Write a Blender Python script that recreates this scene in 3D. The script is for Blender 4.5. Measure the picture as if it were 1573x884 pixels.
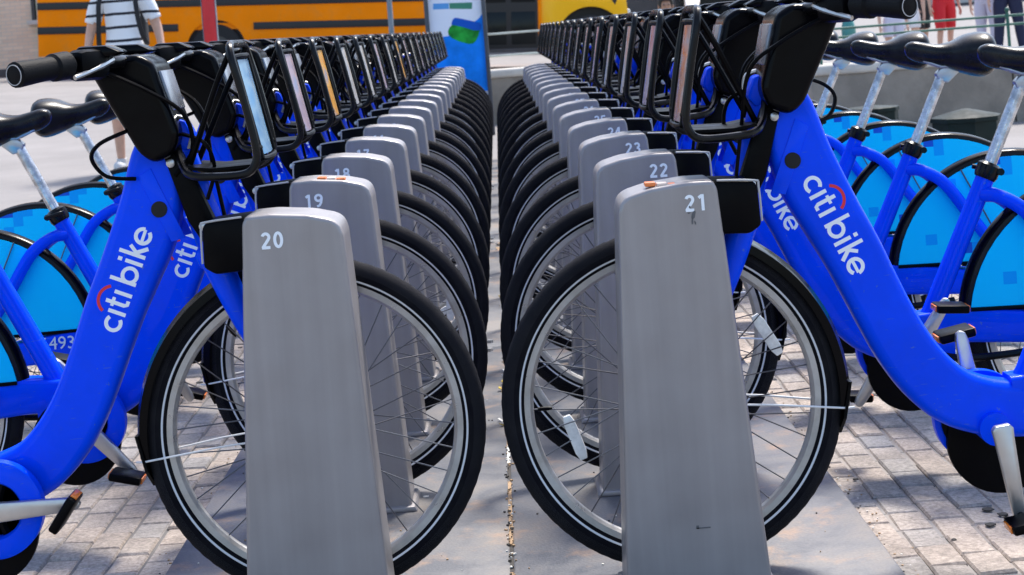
import bpy, bmesh, math, random
from mathutils import Vector, Matrix
random.seed(7)
R = math.radians
for o in list(bpy.data.objects):
    bpy.data.objects.remove(o)
S = bpy.context.scene
COL = S.collection
PI = math.pi

# ------------------------------------------------------------------ camera
ROLL = .077
HC = 1.086                        # height of the lens above the steel plates
FPX = 2737.
cam_d = bpy.data.cameras.new('camera')
cam_d.sensor_width = 36
cam_d.lens = FPX / 1573 * 36
cam_d.shift_x = (786.5 - 761) / 1573
cam_d.shift_y = (45 - 442) / 1573
cam_d.clip_end = 2000
cam_d.dof.use_dof = True
cam_d.dof.focus_distance = 3.75
cam_d.dof.aperture_fstop = 13
cam = bpy.data.objects.new('camera', cam_d)
COL.objects.link(cam)
cr, sr = math.cos(ROLL), math.sin(ROLL)
cam.matrix_world = Matrix(((cr, sr, 0, 0), (0, 0, -1, 0), (-sr, cr, 0, HC), (0, 0, 0, 1)))
S.camera = cam

# ------------------------------------------------------------------ light
SUN_DIR = Vector((.24, .44, .86)).normalized()     # towards the sun
elev = math.asin(SUN_DIR.z)
azim = math.atan2(SUN_DIR.x, SUN_DIR.y)
W = bpy.data.worlds.new('World'); S.world = W; W.use_nodes = True
wn = W.node_tree; wn.nodes.clear()
sky = wn.nodes.new('ShaderNodeTexSky'); sky.sky_type = 'NISHITA'; sky.sun_disc = False
sky.sun_elevation = elev; sky.sun_rotation = azim
sky.air_density = 1.0; sky.dust_density = 2.0; sky.ozone_density = 1.0
bg = wn.nodes.new('ShaderNodeBackground'); bg.inputs['Strength'].default_value = .15
wo = wn.nodes.new('ShaderNodeOutputWorld')
wn.links.new(sky.outputs[0], bg.inputs[0]); wn.links.new(bg.outputs[0], wo.inputs[0])
sun_d = bpy.data.lights.new('sun', 'SUN'); sun_d.energy = 2.5; sun_d.angle = R(11.); sun_d.color = (1, .95, .87)
sun = bpy.data.objects.new('sun', sun_d); COL.objects.link(sun)
sun.rotation_euler = SUN_DIR.to_track_quat('Z', 'Y').to_euler()
S.view_settings.view_transform = 'Standard'; S.view_settings.look = 'None'
S.view_settings.exposure = 1.18; S.view_settings.gamma = 1; S.view_settings.use_curve_mapping = False
S.render.engine = 'CYCLES'
S.cycles.max_bounces = 8

# ------------------------------------------------------------------ materials
MATS = {}
def nd(t, typ, **kw):
    n = t.nodes.new(typ)
    for k, v in kw.items():
        if hasattr(n, k): setattr(n, k, v)
        else: n.inputs[k.replace('_', ' ')].default_value = v
    return n
def mat(name, col, rough=.5, metal=0., coat=0., vary=.0, vscale=8., bump=0., bscale=60., spec=.5, rvary=0., dirt=None, dirt_amt=0., dscale=5.):
    """principled with noise-driven colour, roughness, dirt blotches and fine relief"""
    m = bpy.data.materials.new(name); m.use_nodes = True
    t = m.node_tree; p = t.nodes['Principled BSDF']
    p.inputs['Base Color'].default_value = (*col, 1)
    p.inputs['Roughness'].default_value = rough
    p.inputs['Metallic'].default_value = metal
    p.inputs['Coat Weight'].default_value = coat
    p.inputs['Coat Roughness'].default_value = .06
    p.inputs['Specular IOR Level'].default_value = spec
    L = t.links.new
    tc = nd(t, 'ShaderNodeTexCoord')
    src = None
    if vary:
        n = nd(t, 'ShaderNodeTexNoise', Scale=vscale, Detail=6., Roughness=.6); L(tc.outputs['Object'], n.inputs['Vector'])
        r = nd(t, 'ShaderNodeMapRange'); r.inputs[1].default_value = .37; r.inputs[2].default_value = .63
        r.inputs[3].default_value = 1 - vary; r.inputs[4].default_value = 1 + vary
        L(n.outputs[0], r.inputs[0])
        mx = nd(t, 'ShaderNodeMix', data_type='RGBA', blend_type='MULTIPLY'); mx.inputs[0].default_value = 1
        mx.inputs[6].default_value = (*col, 1); L(r.outputs[0], mx.inputs[7]); src = mx.outputs[2]
    if dirt:
        n = nd(t, 'ShaderNodeTexNoise', Scale=dscale, Detail=8., Roughness=.7); L(tc.outputs['Object'], n.inputs['Vector'])
        r = nd(t, 'ShaderNodeMapRange'); r.inputs[1].default_value = .5; r.inputs[2].default_value = .66
        r.inputs[3].default_value = 0; r.inputs[4].default_value = dirt_amt; L(n.outputs[0], r.inputs[0])
        mx = nd(t, 'ShaderNodeMix', data_type='RGBA'); L(r.outputs[0], mx.inputs[0])
        if src: L(src, mx.inputs[6])
        else: mx.inputs[6].default_value = (*col, 1)
        mx.inputs[7].default_value = (*dirt, 1); src = mx.outputs[2]
    if src: L(src, p.inputs['Base Color'])
    if rvary:
        n = nd(t, 'ShaderNodeTexNoise', Scale=vscale * 2.3, Detail=5.); L(tc.outputs['Object'], n.inputs['Vector'])
        r = nd(t, 'ShaderNodeMapRange'); r.inputs[1].default_value = .3; r.inputs[2].default_value = .7
        r.inputs[3].default_value = max(.02, rough - rvary); r.inputs[4].default_value = rough + rvary
        L(n.outputs[0], r.inputs[0]); L(r.outputs[0], p.inputs['Roughness'])
    if bump:
        n = nd(t, 'ShaderNodeTexNoise', Scale=bscale, Detail=4.); L(tc.outputs['Object'], n.inputs['Vector'])
        b = nd(t, 'ShaderNodeBump', Strength=bump, Distance=.01); L(n.outputs[0], b.inputs['Height'])
        L(b.outputs[0], p.inputs['Normal'])
    MATS[name] = m
    return m
M = MATS
BLUE = (.0, .064, .90)
mat('bike_blue', BLUE, .32, coat=.13, spec=.04, vary=.08, vscale=5, rvary=.1, dirt=(.03, .08, .5), dirt_amt=.08, dscale=22)
def chips(mname, col, sc=55., thr=.71):
    t = MATS[mname].node_tree; L = t.links.new; p = t.nodes['Principled BSDF']; src = p.inputs['Base Color'].links[0].from_socket
    tc = nd(t, 'ShaderNodeTexCoord'); n = nd(t, 'ShaderNodeTexNoise', Scale=sc, Detail=3., Roughness=.6); L(tc.outputs['Object'], n.inputs['Vector'])
    g_ = nd(t, 'ShaderNodeMapRange'); g_.inputs[1].default_value = thr; g_.inputs[2].default_value = thr + .015; g_.inputs[4].default_value = .6; L(n.outputs[0], g_.inputs[0])
    mp = nd(t, 'ShaderNodeMapping'); mp.inputs['Scale'].default_value = (14, 14, 90); mp.inputs['Rotation'].default_value = (0, .5, 0); L(tc.outputs['Object'], mp.inputs[0])
    n2 = nd(t, 'ShaderNodeTexNoise', Scale=2.2, Detail=2.); L(mp.outputs[0], n2.inputs['Vector'])
    g2 = nd(t, 'ShaderNodeMapRange'); g2.inputs[1].default_value = .68; g2.inputs[2].default_value = .72; g2.inputs[4].default_value = .32; L(n2.outputs[0], g2.inputs[0])
    mxx = nd(t, 'ShaderNodeMath', operation='MAXIMUM'); L(g_.outputs[0], mxx.inputs[0]); L(g2.outputs[0], mxx.inputs[1])
    mx = nd(t, 'ShaderNodeMix', data_type='RGBA'); L(mxx.outputs[0], mx.inputs[0]); L(src, mx.inputs[6]); mx.inputs[7].default_value = (*col, 1); L(mx.outputs[2], p.inputs['Base Color'])
chips('bike_blue', (.08, .17, .55), 60., .69)
mat('bike_blue_dark', (.003, .03, .42), .4, vary=.05)
mat('black_plastic', (.0012, .0012, .002), .42, spec=.07, vary=.2, rvary=.12, bump=.05, bscale=400, dirt=(.007, .007, .007), dirt_amt=.25, dscale=14)
mat('black_gloss', (.001, .001, .002), .20, spec=.09, vary=.2, rvary=.08)
mat('black_metal', (.003, .003, .004), .28, spec=.2, vary=.2, rvary=.1)
mat('dark_void', (.006, .006, .007), .8)
mat('saddle', (.003, .003, .004), .28, spec=.28, vary=.2, rvary=.08, bump=.08, bscale=500, dirt=(.05, .05, .05), dirt_amt=.2, dscale=20)
mat('rubber_grip', (.004, .004, .005), .6, spec=.12, bump=.15, bscale=300)
mat('silver', (.48, .48, .48), .36, metal=.85, vary=.08, vscale=12, rvary=.06)
mat('seat_post_metal', (.55, .56, .58), .36, metal=.85, vary=.3, vscale=45, rvary=.15)
mat('rim_metal', (.46, .46, .455), .36, metal=.75, vary=.12, vscale=14, rvary=.1, dirt=(.3, .27, .22), dirt_amt=.3, dscale=12)
mat('spoke_metal', (.10, .10, .11), .4, metal=.7)
mat('wire_white', (.75, .75, .75), .35)
mat('reflector_white', (.78, .78, .76), .18, spec=.8, vary=.12, vscale=60)
mat('reflector_orange', (.8, .2, .02), .2)
mat('print_white', (.86, .90, .94), .5)
mat('print_pale', (.62, .70, .82), .5)
mat('print_red', (.7, .02, .03), .5)
mat('front_sheen_grey', (.20, .215, .25), .25, metal=.4, vary=.15, rvary=.08)  # grey paints the sky's reflection on the glossy black console front
mat('edge_grey', (.4, .4, .41), .4)
mat('indicator_orange', (.85, .22, .05), .35)
mat('indicator_pale', (.8, .62, .5), .35)

# grey dock paint: streaked vertically and scuffed
def dock_mat():
    m = mat('dock_grey', (.36, .355, .355), .40, metal=.35, rvary=.07, vscale=4)
    t = m.node_tree; L = t.links.new; p = t.nodes['Principled BSDF']
    tc = nd(t, 'ShaderNodeTexCoord'); mp = nd(t, 'ShaderNodeMapping'); mp.inputs['Scale'].default_value = (38, 38, 1.2)
    L(tc.outputs['Object'], mp.inputs[0])
    n = nd(t, 'ShaderNodeTexNoise', Scale=1., Detail=5.); L(mp.outputs[0], n.inputs['Vector'])
    n2 = nd(t, 'ShaderNodeTexNoise', Scale=9., Detail=6.); L(tc.outputs['Object'], n2.inputs['Vector'])
    a = nd(t, 'ShaderNodeMath', operation='ADD'); L(n.outputs[0], a.inputs[0]); L(n2.outputs[0], a.inputs[1])
    r = nd(t, 'ShaderNodeMapRange'); r.inputs[1].default_value = .6; r.inputs[2].default_value = 1.4; r.inputs[3].default_value = .87; r.inputs[4].default_value = 1.12
    L(a.outputs[0], r.inputs[0])
    oi = nd(t, 'ShaderNodeObjectInfo')
    mx = nd(t, 'ShaderNodeMix', data_type='RGBA', blend_type='MULTIPLY'); mx.inputs[0].default_value = 1
    mx.inputs[6].default_value = (.305, .285, .285, 1); L(r.outputs[0], mx.inputs[7]); L(mx.outputs[2], p.inputs['Base Color'])
dock_mat()

# tyre: sidewall stripe, tread relief and painted groove shade, all from the wheel's own axis
def tyre_mat():
    m = mat('tyre', (.018, .018, .02), .8, spec=.08)
    t = m.node_tree; L = t.links.new; p = t.nodes['Principled BSDF']
    tc = nd(t, 'ShaderNodeTexCoord'); sx = nd(t, 'ShaderNodeSeparateXYZ'); L(tc.outputs['Object'], sx.inputs[0])
    def mth(op, a, b=None):
        n = nd(t, 'ShaderNodeMath', operation=op)
        for i, v in enumerate((a, b)):
            if v is None: continue
            if isinstance(v, (int, float)): n.inputs[i].default_value = v
            else: L(v, n.inputs[i])
        return n.outputs[0]
    rr = mth('SQRT', mth('ADD', mth('MULTIPLY', sx.outputs[0], sx.outputs[0]), mth('MULTIPLY', sx.outputs[2], sx.outputs[2])))
    band = mth('LESS_THAN', mth('ABSOLUTE', mth('SUBTRACT', rr, .2985)), .0019)
    mx = nd(t, 'ShaderNodeMix', data_type='RGBA'); L(band, mx.inputs[0])
    n = nd(t, 'ShaderNodeTexNoise', Scale=25., Detail=6.); L(tc.outputs['Object'], n.inputs['Vector'])
    cr_ = nd(t, 'ShaderNodeValToRGB'); cr_.color_ramp.elements[0].color = (.005, .005, .008, 1); cr_.color_ramp.elements[1].color = (.011, .011, .013, 1)
    cr_.color_ramp.elements[0].position = .35; cr_.color_ramp.elements[1].position = .7
    TREAD = nd(t, 'ShaderNodeMix', data_type='RGBA'); L(n.outputs[0], cr_.inputs[0]); L(cr_.outputs[0], TREAD.inputs[6]); TREAD.inputs[7].default_value = (.075, .075, .085, 1); L(TREAD.outputs[2], mx.inputs[6]); mx.inputs[7].default_value = (.72, .74, .76, 1)
    L(mx.outputs[2], p.inputs['Base Color'])
    ang = mth('ARCTAN2', sx.outputs[2], sx.outputs[0])
    v = nd(t, 'ShaderNodeCombineXYZ'); L(mth('MULTIPLY', ang, 14.), v.inputs[0]); L(mth('MULTIPLY', rr, 60.), v.inputs[1])
    b = nd(t, 'ShaderNodeTexBrick'); b.offset = .5; b.inputs['Scale'].default_value = 3.; b.inputs['Mortar Size'].default_value = .09
    L(v.outputs[0], b.inputs['Vector'])
    outer = mth('GREATER_THAN', rr, .311)
    h = mth('MULTIPLY', b.outputs['Fac'], outer)
    L(mth('MULTIPLY', mth('SUBTRACT', 1., b.outputs['Fac']), mth('MULTIPLY', outer, .75)), TREAD.inputs[0])  # pale blocks, dark grooves: the groove shade is put into the colour
    bp = nd(t, 'ShaderNodeBump', Strength=.9, Distance=.003, invert=True); L(h, bp.inputs['Height']); L(bp.outputs[0], p.inputs['Normal'])
tyre_mat()

# wheel skirt: cyan with a scatter of darker blue squares
def skirt_mat():
    m = mat('skirt_cyan', (.0, .36, .82), .4, spec=.1)
    t = m.node_tree; L = t.links.new; p = t.nodes['Principled BSDF']
    tc = nd(t, 'ShaderNodeTexCoord')
    sn = nd(t, 'ShaderNodeVectorMath', operation='SNAP'); sn.inputs[1].default_value = (.032, 1, .03)
    L(tc.outputs['Object'], sn.inputs[0])
    wn_ = nd(t, 'ShaderNodeTexWhiteNoise', noise_dimensions='3D'); L(sn.outputs[0], wn_.inputs['Vector'])
    lf = nd(t, 'ShaderNodeTexNoise', Scale=7., Detail=1.); L(sn.outputs[0], lf.inputs['Vector'])
    a = nd(t, 'ShaderNodeMath', operation='MULTIPLY_ADD'); L(wn_.outputs[0], a.inputs[0]); a.inputs[1].default_value = .35; L(lf.outputs[0], a.inputs[2])
    cr_ = nd(t, 'ShaderNodeValToRGB'); cr_.color_ramp.interpolation = 'CONSTANT'
    e = cr_.color_ramp.elements; e[0].position = 0; e[0].color = (.0, .57, 1.0, 1); e[1].position = .87; e[1].color = (.0, .36, .90, 1)
    x = e.new(.93); x.color = (.01, .10, .60, 1)
    x = e.new(.79); x.color = (.0, .56, 1., 1)
    L(a.outputs[0], cr_.inputs[0]); L(cr_.outputs[0], p.inputs['Base Color'])
skirt_mat()

# rack panels: streaked film, each in its own tints
def panel_mat(name, c1, c2, c3):
    m = mat(name, c1, .22, metal=.15, coat=.3)
    t = m.node_tree; L = t.links.new; p = t.nodes['Principled BSDF']
    tc = nd(t, 'ShaderNodeTexCoord')
    mp = nd(t, 'ShaderNodeMapping'); mp.inputs['Scale'].default_value = (4, 6, 14); L(tc.outputs['Object'], mp.inputs[0])
    n = nd(t, 'ShaderNodeTexNoise', Scale=1.3, Detail=3.); L(mp.outputs[0], n.inputs['Vector'])
    cr_ = nd(t, 'ShaderNodeValToRGB'); e = cr_.color_ramp.elements
    e[0].position = .32; e[0].color = (*c1, 1); e[1].position = .7; e[1].color = (*c3, 1)
    x = e.new(.52); x.color = (*c2, 1)
    L(n.outputs[0], cr_.inputs[0]); L(cr_.outputs[0], p.inputs['Base Color'])
PANEL = {
    'blue': ((.10, .28, .55), (.30, .50, .68), (.16, .40, .70)),
    'mauve': ((.36, .30, .42), (.55, .42, .48), (.36, .40, .58)),
    'orange': ((.80, .30, .02), (.85, .42, .05), (.40, .34, .40)),
    'grey': ((.40, .39, .38), (.62, .60, .58), (.46, .48, .54)),
    'rust': ((.42, .44, .48), (.62, .24, .12), (.48, .50, .56)),
}
for k, v in PANEL.items(): panel_mat('panel_' + k, *v)

# ------------------------------------------------------------------ mesh helpers
class MB:
    def __init__(self): self.v = []; self.f = []; self.m = []
    def add(self, vs, fs, mi=0):
        o = len(self.v); self.v += [tuple(x) for x in vs]
        self.f += [tuple(i + o for i in f) for f in fs]; self.m += [mi] * len(fs); return self
    def bm(self, b, mi=0):
        b.verts.index_update(); self.add([v.co for v in b.verts], [[v.index for v in f.verts] for f in b.faces], mi); b.free(); return self
    def mesh(self, name, mats, ang=35):
        me = bpy.data.meshes.new(name); me.from_pydata(self.v, [], self.f)
        for x in (mats if isinstance(mats, (list, tuple)) else [mats]): me.materials.append(MATS[x] if isinstance(x, str) else x)
        if any(self.m): me.polygons.foreach_set('material_index', self.m)
        if ang:
            me.polygons.foreach_set('use_smooth', [True] * len(me.polygons)); me.set_sharp_from_angle(angle=R(ang))
        me.update(); return me
    def build(self, name, mats, parent=None, loc=(0, 0, 0), ang=35):
        return link(name, self.mesh(name, mats, ang), parent, loc)
    def box(self, c, s, bev=0., rot=None, mi=0, seg=2):
        b = bmesh.new(); bmesh.ops.create_cube(b, size=1)
        for v in b.verts: v.co = Vector((v.co.x * s[0], v.co.y * s[1], v.co.z * s[2]))
        if bev: bmesh.ops.bevel(b, geom=b.edges[:], offset=bev, segments=seg, affect='EDGES', profile=.5)
        mt = Matrix.Translation(c) @ (rot.to_4x4() if rot else Matrix())
        b.transform(mt); return self.bm(b, mi)
    def prism(self, poly, y0, y1, bev=0., mi=0, seg=2, axis='y'):
        b = bmesh.new()
        pt = (lambda p, y: (p[0], y, p[1])) if axis == 'y' else (lambda p, y: (y, p[0], p[1])) if axis == 'x' else (lambda p, y: (p[0], p[1], y))
        a = [b.verts.new(pt(p, y0)) for p in poly]; c = [b.verts.new(pt(p, y1)) for p in poly]
        n = len(poly); b.faces.new(a); b.faces.new(list(reversed(c)))
        for i in range(n): b.faces.new((a[i], c[i], c[(i + 1) % n], a[(i + 1) % n]))
        bmesh.ops.recalc_face_normals(b, faces=b.faces[:])
        if bev: bmesh.ops.bevel(b, geom=b.edges[:], offset=bev, segments=seg, affect='EDGES', profile=.5, clamp_overlap=True)
        return self.bm(b, mi)
    def tube(self, pts, r, n=8, cap=True, closed=False, mi=0):
        pts = [Vector(p) for p in pts]; k = len(pts)
        rs = r if isinstance(r, (list, tuple)) else [r] * k
        tg = []
        for i in range(k):
            a = pts[(i - 1) % k] if closed or i else pts[0]; b = pts[(i + 1) % k] if closed or i < k - 1 else pts[-1]
            tg.append((b - a).normalized())
        u = tg[0].orthogonal().normalized(); vs = []
        for i in range(k):
            u = (u - tg[i] * u.dot(tg[i])).normalized(); w = tg[i].cross(u)
            for j in range(n):
                a = 2 * PI * j / n; vs.append(pts[i] + (u * math.cos(a) + w * math.sin(a)) * rs[i])
        fs = []
        for i in range(k if closed else k - 1):
            i2 = (i + 1) % k
            for j in range(n): fs.append((i * n + j, i * n + (j + 1) % n, i2 * n + (j + 1) % n, i2 * n + j))
        if cap and not closed: fs += [tuple(reversed(range(n))), tuple((k - 1) * n + j for j in range(n))]
        return self.add(vs, fs, mi)
    def ring(self, prof, c=(0, 0), a0=0., a1=360., n=48, cy=0., closed=True, mi=0):
        """profile (radius, y) swept about the y axis through (c.x, c.z)"""
        full = abs(a1 - a0) >= 359.9; k = n if full else n + 1; p = len(prof); vs = []
        for i in range(k):
            a = R(a0 + (a1 - a0) * i / n)
            for (r, y) in prof: vs.append((c[0] + r * math.cos(a), cy + y, c[1] + r * math.sin(a)))
        fs = []
        for i in range(n):
            i2 = (i + 1) % k
            for j in range(p if closed else p - 1):
                fs.append((i * p + j, i2 * p + j, i2 * p + (j + 1) % p, i * p + (j + 1) % p))
        if not full and closed: fs += [tuple(reversed(range(p))), tuple((k - 1) * p + j for j in range(p))]
        return self.add(vs, fs, mi)
    def cyl(self, c, axis, r, h, n=16, mi=0):
        a = Vector(axis).normalized(); c = Vector(c); return self.tube([c - a * h / 2, c + a * h / 2], r, n, mi=mi)
    def ell(self, c, s, n=12, m=8, mi=0):
        b = bmesh.new(); bmesh.ops.create_uvsphere(b, u_segments=n, v_segments=m, radius=1)
        for v in b.verts: v.co = Vector((c[0] + v.co.x * s[0], c[1] + v.co.y * s[1], c[2] + v.co.z * s[2]))
        return self.bm(b, mi)
    def sweep(self, path, hh, hw, rad, n=3, mi=0):
        """rounded-rectangle section along a path in the xz plane"""
        k = len(path); vs = []; P = [Vector((p[0], p[1])) for p in path]
        for i in range(k):
            t = (P[min(i + 1, k - 1)] - P[max(i - 1, 0)]).normalized(); nn = Vector((-t.y, t.x))
            h = hh[i]; w = hw[i] if isinstance(hw, (list, tuple)) else hw; r = min(rad, h * .95, w * .95); sec = []
            for (sa, sb, q) in ((1, 1, 0), (-1, 1, 1), (-1, -1, 2), (1, -1, 3)):
                for j in range(n + 1):
                    a = PI / 2 * (q + j / n); sec.append((sa * (h - r) + r * math.cos(a), sb * (w - r) + r * math.sin(a)))
            for (a, b) in sec: q = P[i] + nn * a; vs.append((q.x, b, q.y))
        s = 4 * (n + 1); fs = []
        for i in range(k - 1):
            for j in range(s): fs.append((i * s + j, (i + 1) * s + j, (i + 1) * s + (j + 1) % s, i * s + (j + 1) % s))
        fs += [tuple(range(s)), tuple((k - 1) * s + j for j in reversed(range(s)))]
        return self.add(vs, fs, mi)
def link(name, data, parent=None, loc=(0, 0, 0)):
    o = bpy.data.objects.new(name, data); COL.objects.link(o); o.location = loc
    if parent: o.parent = parent
    return o
def empty(name, loc=(0, 0, 0), rz=0):
    o = link(name, None, None, loc); o.rotation_euler = (0, 0, rz); o.empty_display_size = .2; return o
def tag(o, label=None, cat=None, group=None, kind=None):
    if label: o['label'] = label
    if cat: o['category'] = cat
    if group: o['group'] = group
    if kind: o['kind'] = kind
    return o
def smooth(pts, n=6):
    """Catmull-Rom through points"""
    P = [Vector(p) for p in pts]; out = []
    for i in range(len(P) - 1):
        a = P[max(i - 1, 0)]; b = P[i]; c = P[i + 1]; d = P[min(i + 2, len(P) - 1)]
        for j in range(n):
            t = j / n; out.append(.5 * ((2 * b) + (c - a) * t + (2 * a - 5 * b + 4 * c - d) * t * t + (3 * b - a - 3 * c + d) * t ** 3))
    out.append(P[-1]); return out
def world_at(px, py, Y):
    x, y = px - 761, py - 45
    return Vector(((x * cr - y * sr) * Y / FPX, Y, HC - (x * sr + y * cr) * Y / FPX))
def project(p):
    r = p[0] * FPX / p[1]; d = (HC - p[2]) * FPX / p[1]
    return 761 + r * cr + d * sr, 45 - r * sr + d * cr
def sstep(t): t = max(0., min(1., t)); return t * t * (3 - 2 * t)
def fract(x): return x - math.floor(x)

# ------------------------------------------------------------------ ground
PAVE = -.05                                            # paver tops; the plates stand .05 higher
def street_z(x): return max(.06, min(.9, .60 - .053 * (x + 5.36)))
def ground_z(x, y):
    base = PAVE - .006
    return base + (street_z(x) - base) * sstep((y - 9) / 23.)
def ground_mat():
    m = mat('ground_concrete', (.42, .40, .37), .85)
    t = m.node_tree; L = t.links.new; p = t.nodes['Principled BSDF']
    tc = nd(t, 'ShaderNodeTexCoord')
    mp = nd(t, 'ShaderNodeMapping'); mp.inputs['Rotation'].default_value = (0, 0, R(90)); L(tc.outputs['Object'], mp.inputs[0])
    b = nd(t, 'ShaderNodeTexBrick'); b.offset = .5; b.inputs['Scale'].default_value = 1; b.inputs['Brick Width'].default_value = .132; b.inputs['Row Height'].default_value = .08
    b.inputs['Mortar Size'].default_value = .004; b.inputs['Color1'].default_value = (.31, .275, .245, 1); b.inputs['Color2'].default_value = (.25, .235, .225, 1)
    b.inputs['Mortar'].default_value = (.15, .14, .13, 1); L(mp.outputs[0], b.inputs['Vector'])
    n = nd(t, 'ShaderNodeTexNoise', Scale=.7, Detail=9., Roughness=.65); L(tc.outputs['Object'], n.inputs['Vector'])
    r = nd(t, 'ShaderNodeMapRange'); r.inputs[1].default_value = .3; r.inputs[2].default_value = .7; r.inputs[3].default_value = .8; r.inputs[4].default_value = 1.15; L(n.outputs[0], r.inputs[0])
    # pavers give way to poured concrete past y = 11 m
    sx = nd(t, 'ShaderNodeSeparateXYZ'); L(tc.outputs['Object'], sx.inputs[0])
    g = nd(t, 'ShaderNodeMath', operation='GREATER_THAN'); L(sx.outputs[1], g.inputs[0]); g.inputs[1].default_value = 12.4
    mx = nd(t, 'ShaderNodeMix', data_type='RGBA'); L(g.outputs[0], mx.inputs[0]); L(b.outputs[0], mx.inputs[6]); mx.inputs[7].default_value = (.225, .21, .205, 1)
    m2 = nd(t, 'ShaderNodeMix', data_type='RGBA', blend_type='MULTIPLY'); m2.inputs[0].default_value = 1
    L(mx.outputs[2], m2.inputs[6]); L(r.outputs[0], m2.inputs[7]); L(m2.outputs[2], p.inputs['Base Color'])
    bp = nd(t, 'ShaderNodeBump', Strength=.3, Distance=.01); n3 = nd(t, 'ShaderNodeTexNoise', Scale=30., Detail=5.); L(tc.outputs['Object'], n3.inputs['Vector'])
    L(n3.outputs[0], bp.inputs['Height']); L(bp.outputs[0], p.inputs['Normal'])
ground_mat()
def grid_axis(lo, hi, fine_lo, fine_hi, fs, cs):
    out = []; x = lo
    while x < hi:
        out.append(x); x += fs if fine_lo <= x < fine_hi else cs
    return out + [hi]
gx = grid_axis(-300, 300, -14, 12, 1., 22); gy = grid_axis(-40, 500, -4, 44, 1., 20)
g = MB(); nx = len(gx)
g.add([(x, y, ground_z(x, y)) for y in gy for x in gx], [(j * nx + i, j * nx + i + 1, (j + 1) * nx + i + 1, (j + 1) * nx + i) for j in range(len(gy) - 1) for i in range(nx - 1)])
ground = tag(g.build('ground', 'ground_concrete', ang=80), kind='structure')

# pavers: columns running along the rows, cross joints staggered
def paver_mat():
    m = mat('paver_stone', (.42, .38, .34), .85)
    t = m.node_tree; L = t.links.new; p = t.nodes['Principled BSDF']
    oi = nd(t, 'ShaderNodeObjectInfo'); ge = nd(t, 'ShaderNodeNewGeometry')
    a = nd(t, 'ShaderNodeMath', operation='ADD'); L(oi.outputs['Random'], a.inputs[0]); L(ge.outputs['Random Per Island'], a.inputs[1])
    f = nd(t, 'ShaderNodeMath', operation='FRACT'); L(a.outputs[0], f.inputs[0])
    cr_ = nd(t, 'ShaderNodeValToRGB'); e = cr_.color_ramp.elements
    e[0].position = 0; e[0].color = (.22, .215, .22, 1); e[1].position = 1; e[1].color = (.43, .355, .295, 1)
    x = e.new(.15); x.color = (.33, .30, .275, 1); x = e.new(.6); x.color = (.37, .31, .265, 1)
    L(f.outputs[0], cr_.inputs[0])
    n = nd(t, 'ShaderNodeTexNoise', Scale=2.2, Detail=10., Roughness=.75); L(ge.outputs['Position'], n.inputs['Vector'])
    r = nd(t, 'ShaderNodeMapRange'); r.inputs[1].default_value = .38; r.inputs[2].default_value = .60; r.inputs[3].default_value = .62; r.inputs[4].default_value = 1.15; L(n.outputs[0], r.inputs[0])
    n2 = nd(t, 'ShaderNodeTexNoise', Scale=95., Detail=5., Roughness=.7); L(ge.outputs['Position'], n2.inputs['Vector'])
    r2 = nd(t, 'ShaderNodeMapRange'); r2.inputs[1].default_value = .36; r2.inputs[2].default_value = .64; r2.inputs[3].default_value = .66; r2.inputs[4].default_value = 1.2; L(n2.outputs[0], r2.inputs[0])
    mu = nd(t, 'ShaderNodeMath', operation='MULTIPLY'); L(r.outputs[0], mu.inputs[0]); L(r2.outputs[0], mu.inputs[1])
    m2 = nd(t, 'ShaderNodeMix', data_type='RGBA', blend_type='MULTIPLY'); m2.inputs[0].default_value = 1
    L(cr_.outputs[0], m2.inputs[6]); L(mu.outputs[0], m2.inputs[7]); L(m2.outputs[2], p.inputs['Base Color'])
    bp = nd(t, 'ShaderNodeBump', Strength=.5, Distance=.004); L(n2.outputs[0], bp.inputs['Height']); L(bp.outputs[0], p.inputs['Normal'])
paver_mat()
PX, PY = .080, .132
def paver_geo(mb, c, dx, dy, jit, dz, tilt=(0, 0)):
    hx, hy = dx / 2 - .0022, dy / 2 - .0022; b = .0045
    rnd = lambda: random.uniform(-jit, jit)
    lo = [(-hx + rnd(), -hy + rnd()), (hx + rnd(), -hy + rnd()), (hx + rnd(), hy + rnd()), (-hx + rnd(), hy + rnd())]
    top = [(x - math.copysign(b, x), y - math.copysign(b, y)) for x, y in lo]
    z = lambda x, y, h: h + tilt[0] * x + tilt[1] * y
    vs = [(c[0] + x, c[1] + y, c[2] - .03) for x, y in lo] + [(c[0] + x, c[1] + y, c[2] + z(x, y, dz - .005)) for x, y in lo] + [(c[0] + x, c[1] + y, c[2] + z(x, y, dz)) for x, y in top]
    fs = [(8, 9, 10, 11)]
    for i in range(4):
        j = (i + 1) % 4; fs += [(i, j, 4 + j, 4 + i), (4 + i, 4 + j, 8 + j, 8 + i)]
    mb.add(vs, fs)
spots = []
for side in (-1, 1):
    x0 = -.80 if side < 0 else .70
    for i in range(32):
        x = x0 + side * (i + .5) * PX
        off = fract(i * .5 + .13 * math.sin(i * 3.1)) * PY
        y = 2.5 + off
        while y < 12.4:
            px, py = project((x, y, PAVE)); vis = -40 < px < 1613 and py < 930
            spots.append((0 if vis else 1, y if vis else y + 50, x, y)); y += PY
spots.sort()
pmesh = []
for k in range(10):
    mb = MB(); paver_geo(mb, (0, 0, 0), PX, PY, .002, random.uniform(-.003, .003), (random.uniform(-.03, .03), random.uniform(-.02, .02))); pmesh.append(mb.mesh('paver', 'paver_stone', 0))
for k, (_, _, x, y) in enumerate(spots[:300]): link('paver', pmesh[random.randrange(10)], ground, (x, y, PAVE))
mb = MB()
for (_, _, x, y) in spots[300:]: paver_geo(mb, (x, y, PAVE), PX, PY, .002, random.uniform(-.003, .003), (random.uniform(-.03, .03), random.uniform(-.02, .02)))
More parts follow.
